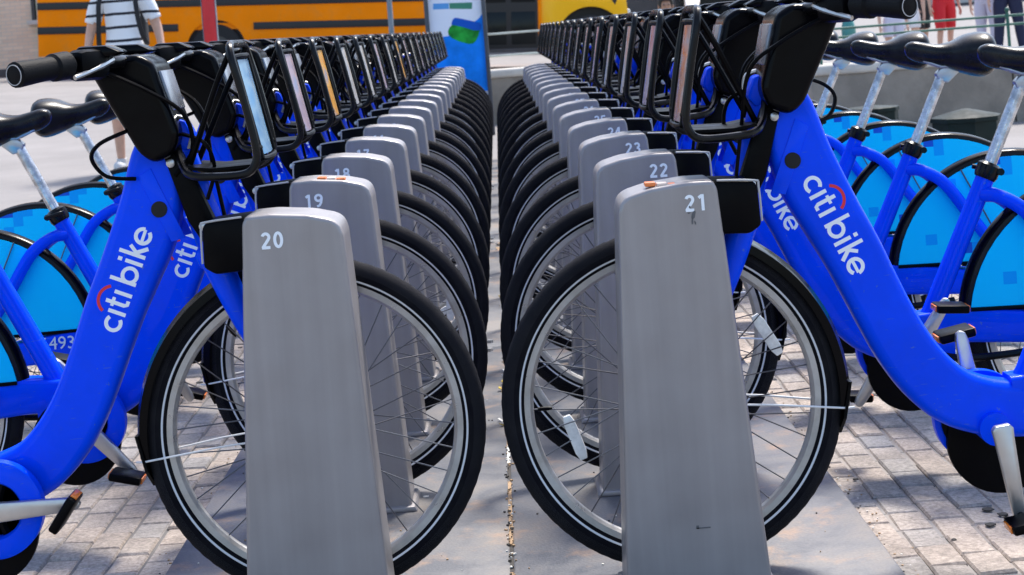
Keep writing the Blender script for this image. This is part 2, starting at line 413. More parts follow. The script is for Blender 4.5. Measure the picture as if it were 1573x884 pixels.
tag(mb.build('paver_field', 'paver_stone', ground, ang=0), kind='stuff')

WORDS = 'zero one two three four five six seven eight nine ten eleven twelve thirteen fourteen fifteen sixteen seventeen eighteen nineteen twenty'.split()
def word(n): return WORDS[n] if n <= 20 else (('twenty-' if n < 30 else 'thirty-') + WORDS[n % 10] if n % 10 else 'thirty')
ORD = 'zeroth first second third fourth fifth sixth seventh eighth ninth tenth eleventh twelfth thirteenth fourteenth'.split()

# ------------------------------------------------------------------ steel base plates
def plate_mat():
    m = mat('plate_steel', (.30, .30, .32), .5, metal=.2)
    t = m.node_tree; L = t.links.new; p = t.nodes['Principled BSDF']
    ge = nd(t, 'ShaderNodeNewGeometry')
    n = nd(t, 'ShaderNodeTexNoise', Scale=3.2, Detail=8., Roughness=.62, Distortion=.5); L(ge.outputs['Position'], n.inputs['Vector'])
    cr_ = nd(t, 'ShaderNodeValToRGB'); e = cr_.color_ramp.elements
    e[0].position = .40; e[0].color = (.07, .075, .09, 1); e[1].position = .62; e[1].color = (.165, .15, .14, 1)
    x = e.new(.5); x.color = (.12, .12, .128, 1)
    L(n.outputs[0], cr_.inputs[0])
    n2 = nd(t, 'ShaderNodeTexNoise', Scale=5.5, Detail=9., Roughness=.7); L(ge.outputs['Position'], n2.inputs['Vector'])
    r = nd(t, 'ShaderNodeMapRange'); r.inputs[1].default_value = .55; r.inputs[2].default_value = .66; r.inputs[4].default_value = .6; L(n2.outputs[0], r.inputs[0])
    mx = nd(t, 'ShaderNodeMix', data_type='RGBA'); L(r.outputs[0], mx.inputs[0]); L(cr_.outputs[0], mx.inputs[6]); mx.inputs[7].default_value = (.30, .19, .12, 1)
    n4 = nd(t, 'ShaderNodeTexNoise', Scale=160., Detail=3.); L(ge.outputs['Position'], n4.inputs['Vector'])
    r4 = nd(t, 'ShaderNodeMapRange'); r4.inputs[1].default_value = .3; r4.inputs[2].default_value = .7; r4.inputs[3].default_value = .85; r4.inputs[4].default_value = 1.1; L(n4.outputs[0], r4.inputs[0])
    m2 = nd(t, 'ShaderNodeMix', data_type='RGBA', blend_type='MULTIPLY'); m2.inputs[0].default_value = 1; L(mx.outputs[2], m2.inputs[6]); L(r4.outputs[0], m2.inputs[7])
    L(m2.outputs[2], p.inputs['Base Color'])
    bp = nd(t, 'ShaderNodeBump', Strength=.25, Distance=.003); L(n4.outputs[0], bp.inputs['Height']); L(bp.outputs[0], p.inputs['Normal'])
plate_mat()
XC = -.05; SP = .76; YW0 = 3.50; NL, NR = 18, 16
PL = SP * 4
for side, n, nm in ((-1, NL, 'left'), (1, NR, 'right')):
    for k in range(int(math.ceil(n / 4)) + 1):
        y0 = YW0 - .42 + (k - 1) * PL; y1 = min(y0 + PL, YW0 - .42 + n * SP)
        xa, xb = (XC - .73, XC - .0025) if side < 0 else (XC + .0025, XC + .745)
        mb = MB(); mb.box(((xa + xb) / 2, (y0 + y1) / 2 , -.03), (xb - xa, y1 - y0 - .006, .06), .006)
        root = mb.build('base_plate', 'plate_steel')
        # bolts along the plate
        for bx in (xa + .05, xb - .05):
            for by in (y0 + .08, y1 - .08):
                b = MB(); b.cyl((bx, by, .004), (0, 0, 1), .012, .01, 6); b.build('bolt', 'silver', root)
        pw = ('running out before' if k == 0 else '%s one beginning at' % ORD[k]) + (' dock twenty' if side < 0 else ' dock twenty-one')
        tag(root, ('grey steel base plate under its row, ' if side < 0 else 'stained grey steel base plate, ') + pw, 'base plate', 'steel plates carrying the docks')
# dirt and scraps caught in the seam between the plates
mb = MB(); mats = ['litter_leaf', 'litter_tan', 'litter_pale', 'litter_dark']
mat('litter_leaf', (.55, .38, .03), .7); mat('litter_tan', (.38, .25, .14), .8); mat('litter_pale', (.7, .68, .62), .7); mat('litter_dark', (.05, .045, .04), .9)
for i in range(90):
    y = 1.5 + i * .18; mb.box((XC, y, -.0055 + random.uniform(-.001, .001)), (.008, .179, .008), 0, None, random.choice((1, 1, 2, 1, 3)))
for i in range(700):
    y = 2.9 + (random.random() ** 1.6) * 13; x = XC + random.gauss(0, .005)
    s = random.uniform(.001, .0035); r = random.random(); mi = 1 if r < .45 else 3 if r < .8 else 2
    mb.box((x, y, .0015), (s * 1.3, s * 2, .003), 0, Matrix.Rotation(random.uniform(0, 3), 3, 'Z'), mi)
for (y, s) in ((5.35, .020), (5.6, .014), (4.9, .01), (7.2, .016), (8.9, .02)):
    for k in range(4):
        mb.box((XC + random.gauss(0, .012), y + random.gauss(0, .05), .004), (s, s * 1.6, .002), 0, Matrix.Rotation(random.uniform(0, 3), 3, 'Z') @ Matrix.Rotation(.5, 3, 'X'), random.choice((0, 0, 2, 1)))
for i in range(900):
    sd = random.random() < .45; e_ = XC - .735 if sd else XC + .752
    y = 3.0 + random.random() ** 1.5 * 8; x = e_ + abs(random.gauss(0, .03)) * (-1 if sd else 1)
    s = random.uniform(.0008, .003); mb.box((x, y, PAVE + .002), (s * 1.4, s * 1.6, s), 0, Matrix.Rotation(random.uniform(0, 3), 3, 'Z'), random.choice((1, 1, 2, 3)))
for i in range(160):
    sd = random.choice((-1, 1)); x = XC + sd * random.uniform(.03, .70); y = 3.0 + random.random() ** 1.4 * 6; s = random.uniform(.001, .003)
    mb.box((x, y, .0015), (s * 1.6, s * 1.3, .002), 0, Matrix.Rotation(random.uniform(0, 3), 3, 'Z'), random.choice((1, 2, 3, 3)))
for i in range(70):
    sd = random.choice((-1, 1)); x = XC + sd * random.uniform(.05, 1.9); y = 3.0 + random.random() ** 1.3 * 6; s = random.uniform(.006, .016); z_ = .0008 if abs(x - XC) < .72 else PAVE + .0035
    P_ = [(x + s * math.cos(t) * random.uniform(.7, 1.1), y + s * math.sin(t) * random.uniform(.7, 1.1)) for t in [2 * PI * k / 10 for k in range(10)]]
    mb.prism(P_, z_ - .002, z_ + .0006, mi=random.choice((3, 3, 2)), axis='z')
tag(mb.build('seam_litter', mats, ang=0), 'dry leaf bits, grit and gum spots scattered along the plates', 'litter', kind='stuff')

# ------------------------------------------------------------------ lettering
def stroke(mb, pts, w, z, closed=False, th=.0006, mi=0):
    P = [Vector(p) for p in pts]; k = len(P); lo = []; hi = []
    for i in range(k):
        a = P[(i - 1) % k] if closed or i else P[0]; b = P[(i + 1) % k] if closed or i < k - 1 else P[-1]
        t = (b - a).normalized(); n = Vector((-t.y, t.x)) * w / 2; lo.append(P[i] - n); hi.append(P[i] + n)
    vs = [(p.x, p.y, z) for p in lo] + [(p.x, p.y, z) for p in hi] + [(p.x, p.y, z - th) for p in lo] + [(p.x, p.y, z - th) for p in hi]
    fs = []
    for i in range(k if closed else k - 1):
        j = (i + 1) % k; fs += [(i, j, k + j, k + i), (2 * k + i, 2 * k + j, j, i), (k + i, k + j, 3 * k + j, 3 * k + i)]
    if not closed: fs += [(0, k, 3 * k, 2 * k), (k - 1, 3 * k - 1, 4 * k - 1, 2 * k - 1)]
    mb.add(vs, fs, mi)
def arc(cx, cy, r, a0, a1, n=18): return [(cx + r * math.cos(R(a0 + (a1 - a0) * i / n)), cy + r * math.sin(R(a0 + (a1 - a0) * i / n))) for i in range(n + 1)]
def logo_mesh():
    mb = MB(); w = .21; x = 0.; q = [0]
    def st(p, c=False, mi=0, ww=w): q[0] += 1; stroke(mb, p, ww, .0006 + .00003 * q[0] / U, c, .0006 / U, mi)
    global U
    U = .0355
    c = lambda x: st(arc(x + .5, .5, .4, 48, 312))
    i_ = lambda x: st([(x + .12, 0), (x + .12, 1)])
    def t_(x): st([(x + .22, 1.3), (x + .22, .25), (x + .3, .1), (x + .52, .1)]); st([(x, .9), (x + .5, .9)], ww=.18)
    c(0); i_(.98); t_(1.36); i_(2.06)
    st(arc(1.66, .95, .78, 25, 155), mi=1, ww=.17)
    def b_(x): st([(x + .1, 0), (x + .1, 1.5)]); st(arc(x + .5, .5, .4, 0, 342), True)
    b_(2.75)
    i_(3.86); st([(3.98, 1.19), (3.98, 1.42)])
    st([(4.42, 0), (4.42, 1.5)]); st([(4.45, .42), (4.86, 1.0)], ww=.2); st([(4.56, .55), (4.95, 0)], ww=.22)
    st(arc(5.52, .5, .4, 0, 318)); st([(5.14, .48), (5.9, .48)], ww=.17)
    for k, v in enumerate(mb.v): mb.v[k] = ((v[0] - 3.0) * U, (v[1] - .5) * U, v[2] * U)
    return mb.mesh('lettering', ['print_white', 'print_red'], 0)
def text_mesh(txt, size, bold=.012, mname='print_white', shear=0):
    cu = bpy.data.curves.new('t', 'FONT'); cu.body = txt; cu.size = size; cu.offset = bold * size; cu.extrude = .0004; cu.align_x = 'CENTER'; cu.align_y = 'CENTER'; cu.shear = shear
    cu.resolution_u = 4
    o = bpy.data.objects.new('t', cu); COL.objects.link(o); bpy.context.view_layer.update()
    me = bpy.data.meshes.new_from_object(o.evaluated_get(bpy.context.evaluated_depsgraph_get())); me.name = 'number'
    bpy.data.objects.remove(o); me.materials.clear(); me.materials.append(MATS[mname]); return me
DIG = {
 '0': [([(.5 + .30 * math.cos(a), .72 + .60 * math.sin(a)) for a in [2 * PI * k / 28 for k in range(28)]], True)],
 '1': [([(.56, 0), (.56, 1.42)], False), ([(.50, 1.32), (.22, 1.12)], False)],
 '2': [(arc(.5, 1.02, .29, 165, -25, 14) + [(.70, .78), (.22, .14), (.22, .11)], False), ([(.12, .10), (.86, .10)], False)],
 '3': [(arc(.48, 1.04, .27, 160, -80, 14) + [(.46, .76)], False), ([(.46, .76)] + arc(.47, .42, .31, 82, -165, 16), False)],
 '4': [([(.66, 0), (.66, 1.42)], False), ([(.63, 1.36), (.13, .46)], False), ([(.08, .38), (.92, .38)], False)],
 '5': [([(.84, 1.31), (.26, 1.31)], False), ([(.28, 1.36), (.21, .74)], False), (arc(.47, .47, .35, 125, -160, 18), False)],
 '6': [([(.5 + .33 * math.cos(a), .42 + .31 * math.sin(a)) for a in [2 * PI * k / 24 for k in range(24)]], True), ([(.17, .46), (.24, .92), (.42, 1.22), (.70, 1.32)], False)],
 '7': [([(.10, 1.31), (.88, 1.31)], False), ([(.82, 1.28), (.52, .72), (.38, 0)], False)],
 '8': [([(.5 + .33 * math.cos(a), .40 + .31 * math.sin(a)) for a in [2 * PI * k / 24 for k in range(24)]], True), ([(.5 + .27 * math.cos(a), 1.04 + .27 * math.sin(a)) for a in [2 * PI * k / 24 for k in range(24)]], True)],
 '9': [([(.5 + .33 * math.cos(a), 1.0 + .31 * math.sin(a)) for a in [2 * PI * k / 24 for k in range(24)]], True), ([(.83, .96), (.76, .50), (.58, .20), (.30, .10)], False)]}
def number_mesh(txt, h, w=.265):
    mb = MB(); q = 0; u = h / 1.42; W_ = 1.08 * len(txt)
    for i, ch in enumerate(txt):
        for pts, cl in DIG[ch]:
            q += 1; stroke(mb, [(x + 1.08 * i, y) for x, y in pts], w, (.0005 + .00004 * q) / u, cl, .0005 / u)
    mb.v = [((x - W_ / 2 + .04) * u, (y - .71) * u, z * u) for x, y, z in mb.v]
    return mb.mesh('number', 'print_white', 0)
LOGO = logo_mesh()

# ------------------------------------------------------------------ wheels
RT, RW = .335, .335
def tyre_profile(n=18):
    return [(.3105 + .0245 * math.cos(2 * PI * i / n) * (1 if math.cos(2 * PI * i / n) > 0 else 1.02), .0235 * math.sin(2 * PI * i / n)) for i in range(n)]
def tyre_mesh(seg=300, k=20):
    mb = MB(); vs = []; fs = []
    for i in range(seg):
        a = 2 * PI * i / seg
        for j in range(k):
            t = 2 * PI * j / k; c = math.cos(t); r = .3105 + .0245 * c; y = .0235 * math.sin(t)
            if c > .25:                                       # tread blocks in a herringbone
                up = ((i + abs((j + k // 2) % k - k // 2)) // 2) % 2; r += .0002 if up else -.0004
            vs.append((r * math.cos(a), y, r * math.sin(a)))
    for i in range(seg):
        i2 = (i + 1) % seg
        for j in range(k): fs.append((i * k + j, i2 * k + j, i2 * k + (j + 1) % k, i * k + (j + 1) % k))
    return mb.add(vs, fs).mesh('tyre', 'tyre', 28)
TYRE = tyre_mesh()
RIM = MB().ring([(.2905, -.0135), (.2905, .0135), (.279, .0125), (.2735, .007), (.272, 0), (.2735, -.007), (.279, -.0125)], n=112).mesh('rim', 'rim_metal', 30)
def spokes_mesh():
    mb = MB(); mb.tube([(0, -.052, 0), (0, -.03, 0), (0, -.028, 0), (0, .028, 0), (0, .03, 0), (0, .052, 0)], [.009, .012, .034, .034, .012, .009], 20)
    mb.ring([(.043, -.029), (.043, -.026), (.02, -.026), (.02, -.029)], n=24); mb.ring([(.043, .029), (.043, .026), (.02, .026), (.02, .029)], n=24)
    for k in range(36):
        a = 2 * PI * k / 36; sgn = 1 if k % 2 else -1; tw = R(38) * (1 if (k // 2) % 2 else -1)
        hub = (.039 * math.cos(a + tw), sgn * .0275, .039 * math.sin(a + tw))
        mb.tube([hub, (.272 * math.cos(a), sgn * .002, .272 * math.sin(a))], .00135, 5, cap=False)
    return mb.mesh('wheel', ['spoke_metal'], 40)
SPOKES = spokes_mesh()
def reflector(ang, r=.205, side=-1):
    mb = MB(); b = Matrix.Rotation(-R(ang), 3, 'Y')
    mb.prism([(-.007, -.046), (.007, -.046), (.0115, -.03), (.0115, .03), (.007, .046), (-.007, .046), (-.0115, .03), (-.0115, -.03)], -.005, .005, .002)
    m2 = MB()
    for v in mb.v: pass
    mb.v = [tuple(b @ Vector((v[0] + r, v[1] + side * .012, v[2]))) for v in mb.v]
    return mb.mesh('spoke_reflector', 'reflector_white', 30)
VALVE = MB().tube([(.264, 0, 0), (.245, 0, 0), (.236, 0, 0)], [.004, .004, .0025], 8).mesh('valve', 'black_plastic')

# ------------------------------------------------------------------ the bike
def bike_proto():
    """x forward from the front axle, y to the rider's left, z up from the plate"""
    b = empty('bicycle')
    # main tube: head block sweeping down into the low step-through beam
    path = [(-.252, .925), (-.268, .885), (-.285, .80), (-.306, .737), (-.34, .665), (-.372, .600), (-.402, .53), (-.432, .46), (-.462, .40), (-.50, .345), (-.545, .303), (-.60, .279), (-.66, .268), (-.74, .262)]
    hh = [.040, .050, .060, .063, .060, .058, .056, .0555, .056, .057, .057, .056, .0545, .049]
    sm = smooth([(p[0], p[1], h) for p, h in zip(path, hh)], 4)
    fr = MB().sweep([(p.x, p.y) for p in sm], [p.z for p in sm], .037, .021, 5).build('main_tube', 'bike_blue', b, ang=40)
    # inset panel line and cable plug on the head block, both sides
    for s in (-1, 1):
        MB().prism([(-.277, .868), (-.303, .852), (-.247, .722), (-.219, .728)], s * .0365, s * .0395, .001).build('head_cover', 'bike_blue', fr)
        m = MB(); m.tube([(-.266, s * .0375, .787), (-.266, s * .0415, .787), (-.266, s * .0420, .787)], [.0165, .0155, .012], 20); m.build('cable_plug', 'dark_void', fr)
    # lettering, on both sides
    for s in (-1, 1):
        o = link('lettering', LOGO, fr)
        d = Vector((-.303 + .370, 0, .735 - .580)).normalized()
        rear = Vector((-d.z, 0, d.x))                      # away from the wheel
        c = Vector((-.337, s * .0372, .655))
        ex = d if s < 0 else -d
        o.matrix_local = Matrix(((ex.x, rear.x, 0, c.x), (0, 0, s, c.y), (ex.z, rear.z, 0, c.z), (0, 0, 0, 1)))
    # head tube, lock plate and its bolts
    MB().tube([(-.238, 0, .935), (-.228, 0, .905), (-.170, 0, .705), (-.164, 0, .685)], [.026, .031, .033, .028], 20).build('head_tube', 'bike_blue', b)
    lk = MB().prism([(-.252, .896), (-.214, .898), (-.150, .735), (-.158, .715), (-.186, .715), (-.212, .76)], -.044, .044, .006).build('lock_plate', 'black_plastic', b)
    for (x, z) in ((-.236, .875), (-.182, .748)):
        for s in (-1, 1):
            m = MB(); m.tube([(x, s * .043, z), (x, s * .048, z), (x, s * .0495, z)], [.0085, .0085, .006], 12); m.build('bolt', 'silver', lk)
    # dock wedge that reaches from the head into the lock
    MB().prism([(-.20, .76), (-.10, .735), (-.09, .72), (-.10, .70), (-.20, .675)], -.018, .018, .004).build('dock_wedge', 'bike_blue', b)
    # fork
    m = MB()
    m.prism([(-.205, .705), (-.135, .715), (-.125, .69), (-.145, .655), (-.195, .665)], -.055, .055, .012)
    for s in (-1, 1):
        pts = smooth([(-.165, s * .048, .69), (-.13, s * .054, .60), (-.09, s * .055, .51), (-.045, s * .055, .42), (-.004, s * .055, .337)], 4)
        k = len(pts); m.tube(pts, [.030 - .019 * i / (k - 1) for i in range(k)], 12)
        m.cyl((0, s * .058, .335), (0, 1, 0), .017, .014, 14)
    m.build('fork', 'bike_blue', b, ang=50)
    # front wheel
    fw = link('front_wheel', SPOKES, b, (0, 0, .335))
    link('tyre', TYRE, fw); link('rim', RIM, fw); link('valve', VALVE, fw)
    link('spoke_reflector', reflector(151, .226), fw); link('spoke_reflector', reflector(-18), fw)
    # front mudguard: only behind the fork, with a pointed flap
    m = MB(); m.ring([(.325, -.032), (.341, -.030), (.350, 0), (.341, .030), (.325, .032), (.325, .029), (.338, .026), (.345, 0), (.338, -.026), (.325, -.029)], (0, .335), 104, 186, 30)
    mg = m.build('front_mudguard', 'black_gloss', b, ang=50)
    a = R(186); p0 = Vector((.347 * math.cos(a), 0, .335 + .347 * math.sin(a)))
    MB().add([(p0.x - .004, -.034, p0.z + .05), (p0.x - .004, .034, p0.z + .05), (p0.x + .012, .036, p0.z - .02), (p0.x + .018, 0, p0.z - .055), (p0.x + .012, -.036, p0.z - .02),
              (p0.x + .002, -.034, p0.z + .05), (p0.x + .002, .034, p0.z + .05), (p0.x + .018, .036, p0.z - .02), (p0.x + .024, 0, p0.z - .055), (p0.x + .018, -.036, p0.z - .02)],
             [(0, 1, 2, 3, 4), (9, 8, 7, 6, 5), (0, 5, 6, 1), (1, 6, 7, 2), (2, 7, 8, 3), (3, 8, 9, 4), (4, 9, 5, 0)]).build('mud_flap', 'black_plastic', mg, ang=20)
    for s in (-1, 1):
        MB().tube([(-.006, s * .056, .335), (-.19, s * .045, .318), (-.335, s * .032, .298), (-.352, s * .02, .296)], .0021, 6).build('mudguard_stay', 'wire_white', mg)
    # ---- console, bars
    con = MB().prism([(-.372, 1.062), (-.352, 1.083), (-.280, 1.092), (-.248, 1.074), (-.230, 1.005), (-.208, .932), (-.222, .893), (-.262, .878), (-.291, .900), (-.310, .939), (-.340, .996)], -.082, .088, .016, seg=3).build('console', 'black_gloss', b, ang=40)
    wm = con.modifiers.new('weighted_normals', 'WEIGHTED_NORMAL'); wm.weight = 100; wm.keep_sharp = False
    MB().prism([(-.238, 1.056), (-.2235, 1.00), (-.218, .978), (-.224, .976), (-.231, 1.00), (-.246, 1.054)], -.060, .066, .002).build('console_sheen_plate', 'front_sheen_grey', con)  # covers only the upper front, where the painted sky reflection sits
    MB().prism([(-.245, .965), (-.205, .955), (-.188, .915), (-.205, .895), (-.235, .905)], -.03, .03, .006).build('stem_cap', 'bike_blue', con)
    m = MB(); m.tube(smooth([(-.2, -.034, .90), (-.192, -.036, .93), (-.2, -.036, .957), (-.225, -.03, .965)], 4), .0045, 6); m.build('cable_bracket', 'silver', con)
    bar = smooth([(-.442, -.333, 1.070), (-.41, -.285, 1.074), (-.36, -.20, 1.083), (-.315, -.10, 1.080), (-.305, 0, 1.078), (-.315, .10, 1.080), (-.36, .20, 1.083), (-.41, .285, 1.074), (-.442, .333, 1.070)], 5)
    hb = MB().tube(bar, .0125, 12).build('handlebar', 'black_metal', b)
    for s in (-1, 1):
        g0 = Vector((-.446, s * .338, 1.070)); g1 = Vector((-.375, s * .222, 1.081)); d = (g1 - g0)
        gm = MB(); gm.tube([g0, g0 + d * .02, g0 + d * .05, g0 + d * .5, g0 + d * .66, g0 + d * .70, g0 + d * .95, g0 + d], [.018, .0235, .024, .0215, .0215, .026, .026, .02], 18)
        gp = gm.build('grip', 'rubber_grip', hb)
        er = MB().ring([(.0175, -.0005), (.0190, -.0005), (.0190, .0005), (.0175, .0005)], n=20).build('end_ring', 'edge_grey', hb)
        er.matrix_local = Matrix.Translation(g0 - d.normalized() * .0008) @ Vector((0, 1, 0)).rotation_difference(d).to_matrix().to_4x4()
        # brake lever with a bright blade, and its clamp
        MB().tube(smooth([(-.318, s * .135, 1.085), (-.312, s * .165, 1.082), (-.330, s * .200, 1.070), (-.362, s * .240, 1.056)], 4), [.008] * 4 + [.006] * 4 + [.005] * 5, 8).build('brake_lever', 'silver' if s < 0 else 'silver', hb)
        MB().box((-.350, s * .185, 1.078), (.055, .075, .058), .016, Matrix.Rotation(s * .6, 3, 'Z')).build('lever_clamp', 'black_plastic', hb)
        MB().prism([(-.385, 1.092), (-.365, 1.113), (-.315, 1.112), (-.285, 1.098), (-.30, 1.090), (-.37, 1.088)], s * .15 - .035, s * .15 + .035, .006).build('bell' if s > 0 else 'shifter', 'black_gloss', hb)
    # brake and shift cables
    for pts in ([(-.31, -.07, .945), (-.36, -.09, .925), (-.380, -.08, .897), (-.358, -.06, .860), (-.305, -.045, .850)],
                [(-.33, -.12, 1.06), (-.26, -.10, 1.02), (-.20, -.07, .97), (-.19, -.05, .90), (-.23, -.045, .85)],
                [(-.33, .12, 1.06), (-.25, .11, 1.02), (-.19, .08, .97), (-.17, .05, .86), (-.15, .04, .74)],
                [(-.21, -.045, .93), (-.165, -.06, .91), (-.15, -.055, .86), (-.17, -.045, .80)]):
        MB().tube(smooth(pts, 6), .0042, 6).build('cable', 'black_plastic', b)
    # ---- front rack: looped tube, film-covered panel, bungee
    half = [(-.225, .025, .915), (-.212, .06, .875), (-.190, .10, .853), (-.15, .118, .848), (-.085, .122, .848), (-.062, .123, .865), (-.058, .123, .90), (-.076, .122, 1.0), (-.090, .120, 1.06), (-.096, .106, 1.088), (-.098, .078, 1.096)]
    loop = smooth(half, 4) + list(reversed(smooth([(x, -y, z) for x, y, z in half], 4)))
    rk = MB().tube(loop, .0080, 10).build('rack', 'black_metal', b)
    # panel, bowed outward
    vs = []; fs = []; ny, nz = 12, 8
    outl = lambda i, j: ((-.086 + .172 * i / ny), j / nz)
    for side in (0, 1):
        for j in range(nz + 1):
            for i in range(ny + 1):
                y, t = outl(i, j); x = -.054 + (-.090 + .054) * t + .006 * (1 - (y / .086) ** 2) - .004 * side
                vs.append((x, y, .880 + .185 * t))
    st = (ny + 1) * (nz + 1)
    for j in range(nz):
        for i in range(ny):
            a = j * (ny + 1) + i; fs += [(a, a + 1, a + ny + 2, a + ny + 1), (st + a + ny + 1, st + a + ny + 2, st + a + 1, st + a)]
    for i in range(ny): fs += [(i + 1, i, st + i, st + i + 1), (nz * (ny + 1) + i, nz * (ny + 1) + i + 1, st + nz * (ny + 1) + i + 1, st + nz * (ny + 1) + i)]
    for j in range(nz): a = j * (ny + 1); c = a + ny; fs += [(a, a + ny + 1, st + a + ny + 1, st + a), (c + ny + 1, c, st + c, st + c + ny + 1)]
    MB().add(vs, fs).build('rack_panel', 'panel_grey', rk, ang=60)
    m = MB()
    m.tube(smooth([(-.052, -.092, .874), (-.047, -.06, .872), (-.045, 0, .872), (-.047, .06, .872), (-.052, .092, .874)], 3), .0055, 8)
    m.tube(smooth([(-.094, -.092, 1.070), (-.087, -.06, 1.072), (-.085, 0, 1.072), (-.087, .06, 1.072), (-.094, .092, 1.070)], 3), .0055, 8)
    for s in (-1, 1): m.tube([(-.052, s * .092, .874), (-.092, s * .092, 1.071)], .006, 8); m.tube([(-.060, s * .122, .90), (-.053, s * .092, .895)], .005, 6); m.tube([(-.088, s * .121, 1.05), (-.09, s * .092, 1.055)], .005, 6)
    m.build('panel_frame', 'black_plastic', rk)
    MB().prism([(-.195, .862), (-.15, .856), (-.07, .858), (-.07, .864), (-.15, .862), (-.195, .868)], -.092, .092).build('rack_tray', 'black_plastic', rk)
    for y in (-.07, 0, .07): MB().tube(smooth([(-.200, y * .8, .868), (-.15, y, .850), (-.08, y, .852), (-.046, y, .872)], 3), .004, 6).build('rack_rail', 'black_metal', rk)
    for s in (-1, 1):
        MB().tube(smooth([(-.094, s * .10, 1.088), (-.13, s * .085, 1.02), (-.175, s * .06, .92), (-.20, s * .045, .865)], 4), .006, 7).build('bungee_cord', 'black_plastic', rk)
    # ---- seat tube, post, saddle
    MB().tube([(-.672, 0, .285), (-.700, 0, .335), (-.855, 0, .652)], [.027, .0235, .0225], 16).build('seat_tube', 'bike_blue', b)
    m = MB(); m.tube([(-.848, 0, .640), (-.852, 0, .648), (-.863, 0, .670), (-.866, 0, .676)], [.025, .0285, .0285, .02], 16); m.tube([(-.885, -.03, .655), (-.83, -.034, .668)], .006, 8); m.cyl((-.882, 0, .655), (0, 1, 0), .009, .05, 10); m.build('seat_clamp', 'black_metal', b)
    po = MB().tube([(-.855, 0, .655), (-.950, 0, .852)], .0152, 16).build('seat_post', 'seat_post_metal', b)
    m = MB(); m.prism([(-.968, .838), (-.940, .846), (-.935, .866), (-.955, .884), (-1.01, .890), (-1.005, .870)], -.014, .014, .003)
    for s in (-1, 1): m.tube([(-.90, s * .018, .905), (-.95, s * .022, .884), (-1.02, s * .024, .886), (-1.06, s * .03, .90)], .0035, 6)
    m.build('saddle_bracket', 'silver', po)
    sec = [(-.842, .010, .948, .930), (-.850, .020, .956, .918), (-.872, .029, .961, .905), (-.905, .035, .957, .897), (-.945, .045, .951, .889), (-.985, .066, .953, .878), (-1.02, .088, .961, .866), (-1.055, .103, .968, .856), (-1.08, .104, .968, .858), (-1.097, .088, .960, .870), (-1.104, .06, .948, .888)]
    sec = [(-.856 + (x + .842) * .92, hw * .97, zt + (.006 if x < -1.0 else -.003 if -.98 < x < -.89 else 0), zb + (-.002 if x > -.98 else -.008)) for x, hw, zt, zb in sec]
    n = 18; vs = []; fs = []
    S2 = smooth([(x, hw, zt) for x, hw, zt, zb in sec], 3); S3 = smooth([(x, 0, zb) for x, hw, zt, zb in sec], 3)
    for p, q in zip(S2, S3):
        x, hw, zt, zb = p.x, p.y, p.z, q.z; zc = (zt * .62 + zb * .38)
        for j in range(n):
            a = 2 * PI * j / n; cy_, sy = math.cos(a), math.sin(a)
            yy = hw * math.copysign(abs(cy_) ** .8, cy_); zz = zc + (zt - zc) * sy if sy > 0 else zc + (zc - zb) * math.copysign(abs(sy) ** .7, sy)
            vs.append((x, yy, zz))
    k = len(S2)
    for i in range(k - 1):
        for j in range(n): fs.append((i * n + j, (i + 1) * n + j, (i + 1) * n + (j + 1) % n, i * n + (j + 1) % n))
    fs += [tuple(range(n)), tuple((k - 1) * n + j for j in reversed(range(n)))]
    MB().add(vs, fs).build('saddle', 'saddle', b, ang=60)
    # ---- rear stays, beam
    XR, ZR = -1.115, .285
    for s in (-1, 1):
        MB().tube(smooth([(-.838, s * .012, .602), (-.872, s * .035, .598), (-.925, s * .058, .560), (-.985, s * .064, .470), (-1.05, s * .066, .375), (XR, s * .066, ZR)], 5), [.017] * 20 + [.015] * 6, 12).build('seat_stay', 'bike_blue', b)
    bm_ = MB()
    bm_.sweep([(-.66, .297), (-.78, .300), (-.90, .288), (-1.02, .275)], [.036, .042, .038, .030], [.034, .040, .05, .052], .010, 3)
    be = bm_.build('chainstay_beam', 'bike_blue', b)
    m = MB()
    for s in (-1, 1): m.box((-1.07, s * .062, .276), (.13, .012, .045), .005)
    m.build('dropout', 'bike_blue', be)
    # ---- rear wheel, mudguard, skirts
    rw = link('rear_wheel', SPOKES, b, (XR, 0, ZR)); rw.rotation_euler = (0, .3, 0)
    link('tyre', TYRE, rw); link('rim', RIM, rw); link('spoke_reflector', reflector(60), rw)
    m = MB(); m.ring([(.342, -.032), (.350, -.028), (.357, 0), (.350, .028), (.342, .032), (.345, .026), (.352, 0), (.345, -.026)], (XR, ZR), 2, 196, 60)
    rg = m.build('rear_mudguard', 'black_gloss', b, ang=50)
    for s in (-1, 1):
        m = MB(); m.ring([(.345, s * .030), (.347, s * .034), (.338, s * .036), (.336, s * .032)], (XR, ZR), 2, 196, 60); m.build('mudguard_edge', 'black_metal', rg)
    for s in (-1, 1):
        poly = [(XR + .337 * math.cos(R(a)), ZR + .337 * math.sin(R(a))) for a in range(9, 152, 6)]
        poly += [(XR - .20, ZR + .045), (XR - .05, ZR + .045)]
        sk = MB().prism(poly, s * .037, s * .040).build('wheel_skirt', 'skirt_cyan', b, ang=20)
        m = MB(); m.tube([(XR + .333, s * .041, ZR + .052), (XR - .06, s * .041, ZR + .044)], .005, 6); m.build('skirt_edge', 'black_plastic', sk)
        m = MB(); m.tube([(XR, s * .06, ZR), (XR + .14, s * .045, ZR + .31)], .0022, 6); m.build('skirt_stay', 'spoke_metal', sk)
    # ---- cranks, chain case
    BX, BZ = -.618, .238
    cc = MB().ring([(.094, -.058), (.094, -.082), (.088, -.086), (.056, -.086), (.052, -.080), (.052, -.060)], (BX, BZ), n=48).build('chain_guard_ring', 'bike_blue', b)
